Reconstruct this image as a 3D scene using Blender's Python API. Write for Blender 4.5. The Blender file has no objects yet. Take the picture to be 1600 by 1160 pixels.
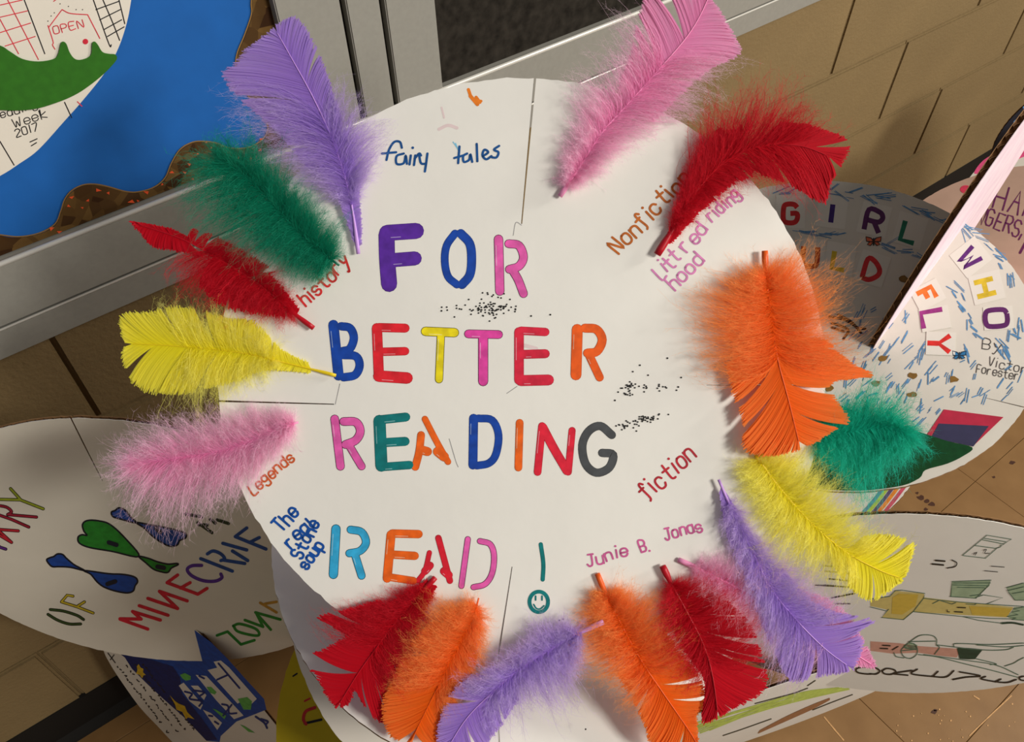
import bpy, bmesh, math, random
import numpy as np
from mathutils import Vector
random.seed(7); rng = np.random.default_rng(7)
SC = bpy.context.scene; COL = SC.collection

# ------------------------------------------------------------------ camera
FPX = 1244.0; PITCH = math.radians(48); YAW = math.radians(37); CAMZ = 1.5
HD = np.array([math.sin(YAW), math.cos(YAW), 0]); RT = np.array([math.cos(YAW), -math.sin(YAW), 0])
AX = math.cos(PITCH)*HD + np.array([0, 0, -math.sin(PITCH)]); UP = np.cross(RT, AX)
CAM = np.array([0, 0, CAMZ])
cd = bpy.data.cameras.new('camera'); cam = bpy.data.objects.new('camera', cd); COL.objects.link(cam)
cd.sensor_width = 36; cd.lens = FPX/1600*36; cd.clip_start = 0.02
cam.location = CAM
cam.rotation_euler = (math.radians(90)-PITCH, 0, -YAW)
SC.camera = cam

# ------------------------------------------------------------------ light and exposure
w = bpy.data.worlds.new('world'); SC.world = w; w.use_nodes = True
w.node_tree.nodes['Background'].inputs[0].default_value = (1.0, 0.96, 0.9, 1)
w.node_tree.nodes['Background'].inputs[1].default_value = 0.13
def area(name, loc, target, sx, sy, watts, col=(1, .965, .90)):
    l = bpy.data.lights.new(name, 'AREA'); l.shape = 'RECTANGLE'; l.size = sx; l.size_y = sy
    l.energy = watts; l.color = col
    o = bpy.data.objects.new(name, l); COL.objects.link(o); o.location = loc
    o.rotation_euler = (Vector(target)-Vector(loc)).to_track_quat('-Z', 'Y').to_euler()
    return o
area('ceiling_lamp_near', (1.25, -2.1, 2.7), (.3, .3, 1.0), .8, .45, 52)
area('ceiling_lamp_far', (3.4, -1.4, 2.7), (1.2, .3, .8), .8, .45, 46)
vs = SC.view_settings
vs.view_transform = 'Standard'; vs.look = 'None'; vs.gamma = 1; vs.use_curve_mapping = False
vs.exposure = 0.68

# ------------------------------------------------------------------ helpers
def srgb(r, g, b):
    f = lambda c: (c/255/12.92 if c <= 10 else ((c/255+.055)/1.055)**2.4)
    return (f(r), f(g), f(b), 1)
def rays(xy):
    xy = np.asarray(xy, float).reshape(-1, 2)
    return AX + np.outer((xy[:, 0]-800)/FPX, RT) - np.outer((xy[:, 1]-580)/FPX, UP)
class Plane:
    """a real plane in the room: point c, normal n (towards the viewer side); P() gives points on it"""
    def __init__(s, c, n):
        s.c = np.array(c, float); n = np.array(n, float); n /= np.linalg.norm(n)
        if n @ (CAM-s.c) < 0: n = -n
        s.n = n
        a = np.array([0, 0, 1.]) if abs(n[2]) < .95 else np.array([0, 1., 0])
        s.u = np.cross(a, n); s.u /= np.linalg.norm(s.u); s.v = np.cross(n, s.u)
    def P(s, xy, z=0.0):
        r = rays(xy); z = np.broadcast_to(np.asarray(z, float), (len(r),))
        t = (((s.c-CAM) @ s.n) + z) / (r @ s.n)
        return CAM + r*t[:, None]
    def uv(s, xy):
        q = s.P(xy)-s.c
        return np.c_[q @ s.u, q @ s.v]
    def W(s, uv, z=0.0):
        uv = np.asarray(uv, float).reshape(-1, 2)
        z = np.broadcast_to(np.asarray(z, float), (len(uv),))
        return s.c + np.outer(uv[:, 0], s.u) + np.outer(uv[:, 1], s.v) + np.outer(z, s.n)
def disc_plane(cx, cy, d, th, ph):
    c = CAM + rays([(cx, cy)])[0]*d
    return Plane(c, (math.cos(ph)*math.sin(th), math.sin(ph)*math.sin(th), math.cos(th)))
def catmull(p, n=6, closed=False):
    p = np.asarray(p, float)
    if len(p) < 3 and not closed:
        t = np.linspace(0, 1, 5)[:, None]; return p[0]*(1-t)+p[-1]*t
    if closed: q = np.vstack([p[-1], p, p[:2]])
    else: q = np.vstack([2*p[0]-p[1], p, 2*p[-1]-p[-2]])
    out = []
    for i in range(1, len(q)-2):
        a, b, c, d = q[i-1], q[i], q[i+1], q[i+2]
        for t in np.arange(n)/n:
            out.append(.5*((2*b)+(c-a)*t+(2*a-5*b+4*c-d)*t*t+(3*b-a-3*c+d)*t**3))
    if not closed: out.append(q[-2])
    return np.array(out)
class MB:
    def __init__(s): s.v = []; s.f = []; s.m = []; s.n = 0; s.k = 0
    def add(s, verts, faces, mi=0):
        s.v.append(np.asarray(verts, float)); s.f += [tuple(i+s.n for i in f) for f in faces]
        s.m += [mi]*len(faces); s.n += len(verts)
    def box(s, x0, x1, y0, y1, z0, z1, mi=0):
        v = [(x, y, z) for z in (z0, z1) for y in (y0, y1) for x in (x0, x1)]
        s.add(v, [(0, 2, 3, 1), (4, 5, 7, 6), (0, 1, 5, 4), (2, 6, 7, 3), (0, 4, 6, 2), (1, 3, 7, 5)], mi)
    def prism(s, bottom, top, mi=0, cap_bottom=True):
        n = len(top)
        fs = [tuple(range(n, 2*n))] + ([tuple(reversed(range(n)))] if cap_bottom else [])
        fs += [(i, (i+1) % n, n+(i+1) % n, n+i) for i in range(n)]
        s.add(np.vstack([bottom, top]), fs, mi)
    def stroke(s, pl, pts, wd, z, mi=0, smooth=True, closed=False, n=5, caps=True):
        """marker stroke lying on a plane"""
        p = np.asarray(pts, float); s.k = (s.k+1) % 30; z = z+s.k*3e-6
        if len(p) == 1 or (len(p) == 2 and np.allclose(p[0], p[1])):
            a = np.linspace(0, 2*math.pi, 10, endpoint=False)
            q = p[0]+np.c_[np.cos(a), np.sin(a)]*wd*.6
            s.add(pl.P(q, z), [tuple(range(10))], mi); return
        if smooth: p = catmull(p, n, closed)
        if closed: p = np.vstack([p, p[:1]])
        keep = np.r_[True, np.linalg.norm(np.diff(p, axis=0), axis=1) > 1e-6]; p = p[keep]
        if len(p) < 2: return
        t = np.gradient(p, axis=0); t /= np.maximum(np.linalg.norm(t, axis=1), 1e-9)[:, None]
        nn = np.c_[-t[:, 1], t[:, 0]]
        ws = np.broadcast_to(np.asarray(wd, float), (len(p),))[:, None]/2
        L = p+nn*ws; R = p-nn*ws; k = len(p)
        vv = np.vstack([L, R]); fs = [(i, i+1, k+i+1, k+i) for i in range(k-1)]
        s.add(pl.P(vv, z), fs, mi)
        if caps and not closed:
            for e, sg in ((0, -1), (k-1, 1)):
                a = np.linspace(-math.pi/2, math.pi/2, 7)
                q = p[e]+(np.outer(np.cos(a), t[e]*sg)+np.outer(np.sin(a), nn[e]))*ws[e]
                s.add(pl.P(q, z), [tuple(range(7))], mi)
    def poly(s, pl, pts, z, mi=0, smooth=False, n=5):
        p = catmull(pts, n, True) if smooth else np.asarray(pts, float)
        s.add(pl.P(p, z), [tuple(range(len(p)))], mi)
    def pieces(s, name, m, parent):
        v = np.vstack(s.v); out = []
        for f in s.f:
            q = MB(); q.add(v[list(f)], [tuple(range(len(f)))]); out.append(q.build(name, m, parent))
        return out
    def build(s, name, mats, parent=None, origin=None, smooth=False):
        v = np.vstack(s.v)
        o0 = np.array(parent.location if parent else (origin if origin is not None else (0, 0, 0)), float)
        if parent is not None and parent.parent is not None: o0 = o0+np.array(parent.parent.location)
        me = bpy.data.meshes.new(name); me.from_pydata((v-o0).tolist(), [], s.f)
        for m in (mats if isinstance(mats, (list, tuple)) else [mats]): me.materials.append(m)
        me.polygons.foreach_set('material_index', s.m)
        if smooth: me.polygons.foreach_set('use_smooth', [True]*len(s.f))
        me.update()
        o = bpy.data.objects.new(name, me); COL.objects.link(o)
        if parent: o.parent = parent
        else: o.location = o0
        return o
def tag(o, label=None, cat=None, group=None, kind=None):
    if label: o['label'] = label
    if cat: o['category'] = cat
    if group: o['group'] = group
    if kind: o['kind'] = kind
    return o
def empty(name, loc):
    o = bpy.data.objects.new(name, None); COL.objects.link(o); o.location = [float(x) for x in loc]; o.empty_display_size = .02
    return o

# ------------------------------------------------------------------ materials
def mat(name, col, rough=.7, metal=0., noise=0., nscale=40., bump=0., bscale=200., col2=None, spec=.3, detail=4):
    m = bpy.data.materials.new(name); m.use_nodes = True; nt = m.node_tree; b = nt.nodes['Principled BSDF']
    c = srgb(*col); b.inputs['Base Color'].default_value = c; b.inputs['Roughness'].default_value = rough
    b.inputs['Metallic'].default_value = metal; b.inputs['Specular IOR Level'].default_value = spec
    if noise or col2 or bump: tc = nt.nodes.new('ShaderNodeTexCoord')
    if noise or col2:
        nz = nt.nodes.new('ShaderNodeTexNoise'); nz.inputs['Scale'].default_value = nscale; nz.inputs['Detail'].default_value = detail
        nt.links.new(tc.outputs['Object'], nz.inputs['Vector'])
        rp = nt.nodes.new('ShaderNodeValToRGB')
        rp.color_ramp.elements[0].position = .3; rp.color_ramp.elements[1].position = .7
        c2 = srgb(*col2) if col2 else tuple(min(1, x*(1+noise)) for x in c[:3])+(1,)
        c1 = c if col2 else tuple(x*(1-noise) for x in c[:3])+(1,)
        rp.color_ramp.elements[0].color = c1; rp.color_ramp.elements[1].color = c2
        nt.links.new(nz.outputs[0], rp.inputs[0]); nt.links.new(rp.outputs[0], b.inputs['Base Color'])
    if bump:
        n2 = nt.nodes.new('ShaderNodeTexNoise'); n2.inputs['Scale'].default_value = bscale; n2.inputs['Detail'].default_value = 3
        bp = nt.nodes.new('ShaderNodeBump'); bp.inputs['Strength'].default_value = bump; bp.inputs['Distance'].default_value = .002
        nt.links.new(tc.outputs['Object'], n2.inputs['Vector']); nt.links.new(n2.outputs[0], bp.inputs['Height'])
        nt.links.new(bp.outputs[0], b.inputs['Normal'])
    return m
M = {}
M['paper'] = mat('white_board_paper', (233, 229, 220), .6, noise=.025, nscale=12, bump=.08, bscale=60)
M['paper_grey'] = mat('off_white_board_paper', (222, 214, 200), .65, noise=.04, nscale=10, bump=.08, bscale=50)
M['paper_dim'] = mat('dimmed_board_paper', (222, 214, 197), .65, noise=.04, nscale=10, bump=.08, bscale=50)  # white paper darkened to stand for dimmer light on the left disc
M['paper_e'] = mat('darkened_board_paper', (208, 202, 190), .65, noise=.05, nscale=14, bump=.08, bscale=50)  # white paper darkened to offset strong lamp light on the right disc
M['card'] = mat('brown_cardboard', (150, 112, 74), .85, noise=.15, nscale=90)
M['card_dark'] = mat('cardboard_flutes', (112, 80, 50), .9, noise=.2, nscale=120)
def feather_mat(name, col, pale, trans=.5, paleness=.55):
    m = bpy.data.materials.new(name); m.use_nodes = True; nt = m.node_tree; nd = nt.nodes; lk = nt.links
    b = nd['Principled BSDF']; b.inputs['Roughness'].default_value = .65; b.inputs['Specular IOR Level'].default_value = .2
    at = nd.new('ShaderNodeAttribute'); at.attribute_name = 'tone'
    al = nd.new('ShaderNodeAttribute'); al.attribute_name = 'along'
    mx = nd.new('ShaderNodeMix'); mx.data_type = 'RGBA'
    mx.inputs[6].default_value = srgb(*col); mx.inputs[7].default_value = srgb(*pale)
    mm = nd.new('ShaderNodeMath'); mm.operation = 'MULTIPLY'; mm.inputs[1].default_value = paleness
    lk.new(al.outputs['Fac'], mm.inputs[0]); lk.new(mm.outputs[0], mx.inputs[0])
    hs = nd.new('ShaderNodeHueSaturation'); lk.new(mx.outputs[2], hs.inputs['Color']); lk.new(at.outputs['Fac'], hs.inputs['Value'])
    lk.new(hs.outputs[0], b.inputs['Base Color'])
    tr = nd.new('ShaderNodeBsdfTranslucent'); lk.new(hs.outputs[0], tr.inputs['Color'])
    ms = nd.new('ShaderNodeMixShader'); ms.inputs[0].default_value = trans
    lk.new(b.outputs[0], ms.inputs[1]); lk.new(tr.outputs[0], ms.inputs[2]); lk.new(ms.outputs[0], nd['Material Output'].inputs[0])
    return m
INKS = {}
def ink(col, rough=.55, var=.18):
    k = tuple(col)
    if k not in INKS:
        INKS[k] = mat('ink_%d_%d_%d' % k, col, rough, noise=var, nscale=130, detail=2)
    return INKS[k]
def darker(c, f=.55): return tuple(int(x*f) for x in c)

# ------------------------------------------------------------------ stroke lettering (grid: baseline 2, x height 6, cap height 8)
G = {
'A': '02 28 42|15 35', 'B': '02 08 38 47 46 35 05|35 44 43 32 02', 'C': '47 38 18 07 03 12 32 43', 'D': '02 08 28 46 44 22 02',
'E': '48 08 02 42|05 35', 'F': '48 08 02|05 35', 'G': '47 38 18 07 03 12 32 43 45 25', 'H': '02 08|42 48|05 45', 'I': '22 28',
'J': '18 48|38 33 22 12 03', 'L': '08 02 42', 'M': '02 08 25 48 42', 'N': '02 08 42 48', 'O': '18 07 03 12 32 43 47 38 18',
'P': '02 08 38 47 46 35 05', 'R': '02 08 38 47 46 35 05|25 42', 'S': '47 38 18 07 06 15 35 44 43 32 12 03', 'T': '08 48|28 22',
'U': '08 03 12 32 43 48', 'V': '08 22 48', 'W': '08 12 26 32 48', 'Y': '08 25 48|25 22', 'Z': '08 48 02 42', 'K': '08 02|48 05 42',
'a': '45 36 16 05 03 12 32 44|46 43 42', 'b': '08 02|05 16 36 45 43 32 12 03', 'c': '45 36 16 05 03 12 32 43', 'd': '48 42|45 36 16 05 03 12 32 43',
'e': '04 44 45 36 16 05 03 12 32 43', 'f': '47 38 27 22 11|06 36', 'g': '46 41 30 10 01|45 36 16 05 04 13 33 44', 'h': '08 02|05 16 36 45 42',
'i': '26 22|28 28', 'k': '08 02|46 04 42', 'l': '28 22', 'm': '06 02|05 16 25 22|25 36 45 42', 'n': '06 02|05 16 36 45 42',
'o': '16 05 03 12 32 43 45 36 16', 'p': '06 00|05 16 36 45 43 32 12 03', 'r': '06 02|04 16 36', 's': '45 36 16 05 14 34 43 32 12 03',
't': '28 23 32 42|06 46', 'u': '06 03 12 32 43|46 42', 'v': '06 22 46', 'w': '06 12 25 32 46', 'y': '06 14 24|46 10 00',
'2': '07 18 38 47 46 02 42', '0': '18 07 03 12 32 43 47 38 18', '1': '28 22', '7': '08 48 12', '.': '12 12', ',': '13 01', '!': '28 25|22 22', ')': '18 37 33 12'}
def glyph(mb, pl, ch, c, xd, yd, wd, z, mi=0, smooth=True, caps=True):
    """one letter: c = px of the middle of its baseline, xd/yd = px vectors of its full width / cap height"""
    for st in G[ch].split('|'):
        pts = [np.array(c)+np.array(xd)*(int(q[0])/4-.5)+np.array(yd)*((int(q[1])-2)/6) for q in st.split()]
        mb.stroke(pl, pts, wd, z, mi, smooth=smooth, caps=caps, n=4)
def text(mb, pl, s, p0, p1, h, wd, z, mi=0, jit=.06, smooth=True, fill=.68, slant=0., wide=None):
    p0 = np.array(p0, float); p1 = np.array(p1, float); d = p1-p0; n = len(s)
    wts = [(.55 if ch in "il.,!'1" else (1.35 if ch in 'mwMW' else 1.)) for ch in s]
    tot = sum(wts); e = d/np.linalg.norm(d); yv = np.array([e[1], -e[0]])*h
    yv = yv + e*slant*h; acc = 0
    for ch, wt in zip(s, wts):
        if ch != ' ':
            c = p0+d*((acc+wt/2)/tot)+yv*random.uniform(-jit, jit)
            a = random.uniform(-jit, jit); ca, sa = math.cos(a), math.sin(a)
            rot = lambda v: np.array([ca*v[0]-sa*v[1], sa*v[0]+ca*v[1]])
            glyph(mb, pl, ch, c, rot(d/tot*wt*fill/(1 if wt > .6 else .8)), rot(yv), wd, z, mi, smooth)
        acc += wt

# ------------------------------------------------------------------ setting: block wall and tile floor
WY = .85
M['block'] = mat('painted_block', (128, 107, 72), .75, noise=.08, nscale=6, bump=.5, bscale=180)
M['mortar'] = mat('painted_mortar', (124, 103, 69), .85, noise=.12, nscale=40, bump=.4, bscale=150)
M['tile'] = mat('tan_vinyl_tile', (140, 105, 64), .42, col2=(128, 94, 55), nscale=14, bump=.05, bscale=60)
M['grout'] = mat('tile_joint', (96, 66, 38), .8)
mb = MB(); mb.box(-1.4, 3.6, WY+.006, WY+.1, 0, 2.7)
wall = tag(mb.build('wall_back', M['mortar']), kind='structure')
def block_mesh(wx, hz):
    bm = bmesh.new(); bmesh.ops.create_cube(bm, size=1)
    bmesh.ops.scale(bm, vec=(wx, .05, hz), verts=bm.verts)
    ed = [e for e in bm.edges if all(v.co.y < 0 for v in e.verts)]
    bmesh.ops.bevel(bm, geom=ed, offset=.004, segments=2, affect='EDGES')
    me = bpy.data.meshes.new('concrete_block'); bm.to_mesh(me); bm.free(); me.materials.append(M['block']); return me
bme = block_mesh(.5, .1955)
half = block_mesh(.5, .0695)
z0 = 1.5-1.222
JA = [-1.04, -.54, -.04, .465, .965, 1.468, 2.01, 2.55, 3.08]; JB = [-1.3, -.79, -.29, .22, .72, 1.22, 1.742, 2.285, 2.8, 3.3]
for r in range(-2, 12):
    zc = z0+.2*r+.1; me = bme
    if r == -2: zc = .038; me = half
    J = JA if r % 2 == 0 else JB
    for xa, xb in zip(J[:-1], J[1:]):
        if zc > 2.65: continue
        o = bpy.data.objects.new('concrete_block', me); COL.objects.link(o); o.parent = wall
        o.location = ((xa+xb)/2, WY+.025+random.uniform(-.0006, .0006), zc); o.scale.x = (xb-xa-.003)/.5
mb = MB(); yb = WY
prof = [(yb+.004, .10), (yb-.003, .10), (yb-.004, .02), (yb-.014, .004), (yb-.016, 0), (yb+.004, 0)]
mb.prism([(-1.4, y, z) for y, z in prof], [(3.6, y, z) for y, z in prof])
tag(mb.build('added_dark_strip_back', mat('added_strip_black', (22, 19, 16), .7)), kind='structure')  # strip added to darken the shaded foot of the wall
mb = MB(); mb.box(-1.4, 3.6, -2.2, WY+.1, -.1, -.003)
floor = tag(mb.build('floor', M['grout']), kind='structure')
bm = bmesh.new(); bmesh.ops.create_cube(bm, size=1); bmesh.ops.scale(bm, vec=(.3042, .3042, .006), verts=bm.verts)
bmesh.ops.bevel(bm, geom=[e for e in bm.edges if all(v.co.z > 0 for v in e.verts)], offset=.0006, segments=1, affect='EDGES')
tme = bpy.data.meshes.new('floor_tile'); bm.to_mesh(tme); bm.free(); tme.materials.append(M['tile'])
for i in range(-3, 9):
    for j in range(-6, 4):
        x = 1.445+.305*(i-5)+.1525; y = .183+.305*(j-1)+.1525
        if y > WY+.1: continue
        o = bpy.data.objects.new('floor_tile', tme); COL.objects.link(o); o.parent = floor
        o.location = (x, y, -.003+random.uniform(-.0003, .0003))
# scuffs and specks trodden into the floor
FP = Plane((0, 0, .0005), (0, 0, 1))
mb = MB()
for (x, y, r) in ((1438, 778, 6), (1448, 784, 5), (1455, 788, 6), (1446, 796, 4), (1433, 771, 3), (1582, 723, 5), (1460, 1113, 5), (1553, 746, 3), (1462, 1110, 3)):
    a = np.linspace(0, 2*math.pi, 9, endpoint=False)
    q = np.array([x, y])+np.c_[np.cos(a), np.sin(a)*.7]*(r*rng.uniform(.6, 1.2, (9, 1)))
    mb.add(FP.P(q), [tuple(range(9))])
tag(mb.build('dark_scuff', ink((70, 40, 24)), floor), kind='stuff')
mb = MB()
for p in (((1288, 1121), (1302, 1138), (1318, 1157)), ((1515, 1150), (1550, 1116), (1580, 1088)), ((1522, 1088), (1530, 1093)), ((1588, 1063), (1596, 1058))):
    mb.stroke(FP, p, 2.0, 0.0002, smooth=True)
for i in range(26):
    p = (rng.uniform(1400, 1600), rng.uniform(1090, 1160)); mb.stroke(FP, [p, p], rng.uniform(1, 2.4), .0002)
tag(mb.build('pale_scratch', ink((196, 150, 98)), floor), kind='stuff')

# ------------------------------------------------------------------ notice board on the wall
M['alu'] = mat('brushed_aluminium', (150, 147, 138), .4, metal=.1, noise=.04, nscale=160, spec=.5)
M['felt'] = mat('black_felt', (44, 40, 35), .95, noise=.5, nscale=60, spec=.05)
M['cork'] = mat('board_backing', (90, 70, 48), .9)
M['shadow_gap'] = mat('groove_shade', (34, 30, 22), .8)  # shade inside the frame's groove and gaps, put into the colour
TILT = -math.radians(1.45)
nb = tag(empty('notice_board', (0, .85, 1.5-.648)), 'aluminium framed notice board with dark felt panel on block wall', 'notice board')
nb.rotation_euler = (0, TILT, 0)
def nbpart(name, boxes, m, bevel=.0015):
    bm = bmesh.new()
    for (x0, x1, y0, y1, zz0, zz1) in boxes:
        r = bmesh.ops.create_cube(bm, size=1)
        for v in r['verts']:
            v.co = ((x0+x1)/2+v.co.x*(x1-x0), (y0+y1)/2+v.co.y*(y1-y0), (zz0+zz1)/2+v.co.z*(zz1-zz0))
    if bevel: bmesh.ops.bevel(bm, geom=bm.edges[:], offset=bevel, segments=2, affect='EDGES')
    me = bpy.data.meshes.new(name); bm.to_mesh(me); bm.free(); me.materials.append(m)
    o = bpy.data.objects.new(name, me); COL.objects.link(o); o.parent = nb; return o
T = 1.2
nbpart('bottom_rail', [(-1.0, 2.1, -.034, -.002, .045, .114)], M['alu'])
nbpart('lower_flange', [(-1.0, 2.1, -.028, -.002, .0, .037)], M['alu'])
nbpart('groove', [(-1.0, 2.1, -.016, -.001, .03, .05)], M['shadow_gap'], 0)
lip = bmesh.new(); bmesh.ops.create_cone(lip, cap_ends=True, segments=14, radius1=.0032, radius2=.0032, depth=3.1)
bmesh.ops.rotate(lip, verts=lip.verts, matrix=__import__('mathutils').Matrix.Rotation(math.pi/2, 3, 'Y'))
lme = bpy.data.meshes.new('rail_lip_highlight'); lip.to_mesh(lme); lip.free(); lme.polygons.foreach_set('use_smooth', [True]*len(lme.polygons))
M['lip'] = mat('alu_edge_highlight', (226, 222, 212), .3, metal=.25, spec=.8); lme.materials.append(M['lip'])  # paler than the frame: bright edge highlight put into the colour
o = bpy.data.objects.new('rail_lip_highlight', lme); COL.objects.link(o); o.parent = nb; o.location = (.55, -.031, .1145)
o = bpy.data.objects.new('rail_lip_highlight', lme); COL.objects.link(o); o.parent = nb; o.location = (.55, -.0265, .0368); o.scale = (1, .5, .5)
nbpart('stile', [(.314, .3875, -.032, -.006, .1145, T)], M['alu'])
nbpart('stile', [(.3945, .4355, -.032, -.006, .1145, T)], M['alu'])
nbpart('stile', [(.4425, .5085, -.032, -.006, .1145, T)], M['alu'])
nbpart('gap_strip', [(.386, .396, -.02, -.004, .1145, T), (.434, .444, -.02, -.004, .1145, T)], M['shadow_gap'], 0)
nbpart('felt_panel', [(.5085, 2.1, -.0165, -.001, .1145, T)], M['felt'], 0)
nbpart('backing_panel', [(-1.0, .314, -.016, -.001, .1145, T)], M['cork'], 0)
nbpart('top_rail', [(-1.0, 2.1, -.034, -.002, T, T+.07)], M['alu'])

# papers pinned on the board
BP = Plane((0, .8335, 1.2), (0, -1, 0))
def sheet(name, label, cat, pl, pts, z0, z1, m, smooth=False, n=5):
    p = catmull(pts, n, True) if smooth else np.asarray(pts, float)
    mb = MB(); mb.prism(pl.P(p, z0), pl.P(p, z1)); ctr = pl.P(p, z0).mean(0)
    return tag(mb.build(name, m, origin=ctr), label, cat)
M['blue'] = mat('blue_paper', (20, 92, 168), .7, noise=.06, nscale=30)
trimc = [(415, -120), (402, -60), (393, 0), (393, 22), (382, 55), (371, 82), (368, 105), (372, 128), (388, 150), (408, 172), (418, 195), (416, 210), (405, 222), (385, 231), (358, 231),
         (340, 224), (322, 221), (302, 222), (282, 233), (268, 255), (258, 278), (240, 293), (215, 300), (195, 299), (170, 292), (150, 288), (130, 289), (112, 298), (101, 312), (95, 330), (86, 350),
         (62, 364), (30, 370), (0, 367), (-40, 352), (-70, 355), (-110, 380)]
blue = [(-300, 380), (-110, 425), (0, 395), (300, 285), (428, 215), (436, 100), (440, 0), (430, -150), (-300, -250)]
# keep the paper inside the frame: clip in wall coordinates
def wallpoly(pts, smooth=True, n=5):
    p = catmull(pts, n, False) if smooth else np.asarray(pts, float)
    q = BP.P(p); return q[:, [0, 2]]
RX = .3125
def railz(x): return .852-math.tan(TILT)*x*1.0+.1155
def wsheet(name, label, cat, xz, y0, y1, m):
    xz = np.asarray(xz, float); mb = MB()
    mb.prism(np.c_[xz[:, 0], np.full(len(xz), y0), xz[:, 1]], np.c_[xz[:, 0], np.full(len(xz), y1), xz[:, 1]])
    return tag(mb.build(name, m, origin=(xz[:, 0].mean(), y0, xz[:, 1].mean())), label, cat)
wsheet('backing_paper', 'bright blue backing paper filling the left side of the notice board', 'paper',
       [(-.98, railz(-.98)), (RX-.002, railz(RX)), (RX-.03, 2.0), (-.98, 2.0)], .8335, .8325, M['blue'])
M['holo'] = mat('bronze_foil', (84, 54, 30), .35, metal=.35, noise=.0)
nt = M['holo'].node_tree; b = nt.nodes['Principled BSDF']
vo = nt.nodes.new('ShaderNodeTexVoronoi'); vo.inputs['Scale'].default_value = 75; tc = nt.nodes.new('ShaderNodeTexCoord')
nt.links.new(tc.outputs['Object'], vo.inputs['Vector'])
rp = nt.nodes.new('ShaderNodeValToRGB'); rp.color_ramp.elements[0].color = srgb(64, 40, 22); rp.color_ramp.elements[1].color = srgb(122, 92, 50)
sep = nt.nodes.new('ShaderNodeSeparateColor'); nt.links.new(vo.outputs['Color'], sep.inputs[0]); nt.links.new(sep.outputs[0], rp.inputs[0])
nt.links.new(rp.outputs[0], b.inputs['Base Color'])
tz = wallpoly(trimc)
tz[:, 0] = np.minimum(tz[:, 0], RX-.004)
border = [tuple(q) for q in tz]+[(-.20, railz(-.2)), (.05, railz(.05)), (RX-.002, railz(RX)), (RX-.002, 1.4), (RX-.004, tz[0, 1])]
bt = wsheet('border_trim', 'scalloped bronze foil border trim with orange flecks on the notice board', 'trim', border, .8322, .8312, M['holo'])
mb = MB(); BT = Plane((0, .8311, 1.2), (0, -1, 0))
mb.stroke(BT, trimc[1:-3], 1.8, .0001)
mb.build('gold_edge', mat('gold_foil', (170, 130, 70), .35, metal=.5), bt)
mb = MB()
for (x, y, s) in ((154, 297, 7), (170, 302, 5), (112, 308, 6), (137, 313, 5), (108, 322, 5), (128, 325, 4), (205, 316, 8), (228, 301, 7), (215, 314, 4), (81, 358, 7), (93, 362, 6),
                  (268, 270, 6), (288, 270, 5), (295, 257, 5), (302, 280, 5), (295, 292, 5), (309, 241, 4), (253, 288, 4), (322, 222, 4), (330, 231, 3), (393, 248, 6), (408, 217, 5), (406, 234, 5), (395, 232, 3), (350, 256, 5), (372, 246, 5)):
    a = rng.uniform(0, 6.28)+np.array([0, 2.0, 3.6]); mb.add(BT.P(np.array([x, y])+np.c_[np.cos(a), np.sin(a)*.7]*s*.75, .0002), [(0, 1, 2)])
mb.pieces('foil_fleck', mat('orange_foil', (226, 84, 42), .5), bt)

# white reading-week circle with the green paper hill
GP = Plane((0, .830, 1.2), (0, -1, 0))
arc = [(214, -60), (205, 0), (198, 36), (185, 75), (165, 112), (131, 155), (100, 190), (60, 234), (30, 256), (0, 275), (-60, 305), (-160, 310), (-260, 240), (-300, 100), (-260, -80), (-120, -220), (60, -220), (170, -150)]
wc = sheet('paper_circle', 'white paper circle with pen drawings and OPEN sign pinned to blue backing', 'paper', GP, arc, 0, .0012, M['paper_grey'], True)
RED = (206, 44, 62); BLK = (24, 22, 24)
mb = MB(); Zp = .0014
for p in (((12, 0), (60, 93)), ((0, 30), (29, 84)), ((0, 8), (35, 0)), ((0, 27), (43, 17)), ((0, 51), (48, 36)), ((8, 72), (55, 57)), ((84, 2), (92, -4)),
          ((75, 40), (83, 65), (82, 70), (86, 77)), ((76, 43), (97, 15)), ((97, 15), (110, 21), (137, 23)), ((137, 23), (156, 60)), ((121, 159), (128, 166))):
    mb.stroke(GP, p, 1.5, Zp)
text(mb, GP, 'OPEN', (83, 54), (133, 42), 12, 1.5, Zp)
mb.stroke(GP, [(133.5, 65), (133.5, 65)], 7.5, Zp)
tag(mb.build('red_drawing', ink(RED), wc), kind='stuff')
mb = MB()
for p in (((38, 0), (70, 84)), ((146, 0), (170, 68), (174, 70)), ((161, 0), (176, 35), (187, 63)), ((186, 0), (195, 37)), ((150, 15), (186, 2)), ((156, 31), (188, 15)), ((163, 46), (190, 31)), ((168, 57), (194, 42)),
          ((101, 160), (112, 184)), ((0, 221), (22, 258)), ((47, 222), (58, 217)), ((49, 228), (57, 223)), ((62, 172), (64, 181))):
    mb.stroke(GP, p, 1.7, Zp)
for p in ((75, 33), (80, 25), (85, 20), (94, 6), (107, 10), (119, 15), (129, 15)): mb.stroke(GP, [p, p], 1.5, Zp)
text(mb, GP, 'Reading', (-10, 189), (60, 167), 12, 1.5, Zp); text(mb, GP, 'Week', (20, 201), (76, 183), 14, 1.5, Zp); text(mb, GP, '2017', (24, 215), (62, 203), 12, 1.6, Zp)
tag(mb.build('black_drawing', ink(BLK), wc), kind='stuff')
M['green'] = mat('green_craft_paper', (44, 104, 22), .8, noise=.1, nscale=120)
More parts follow.
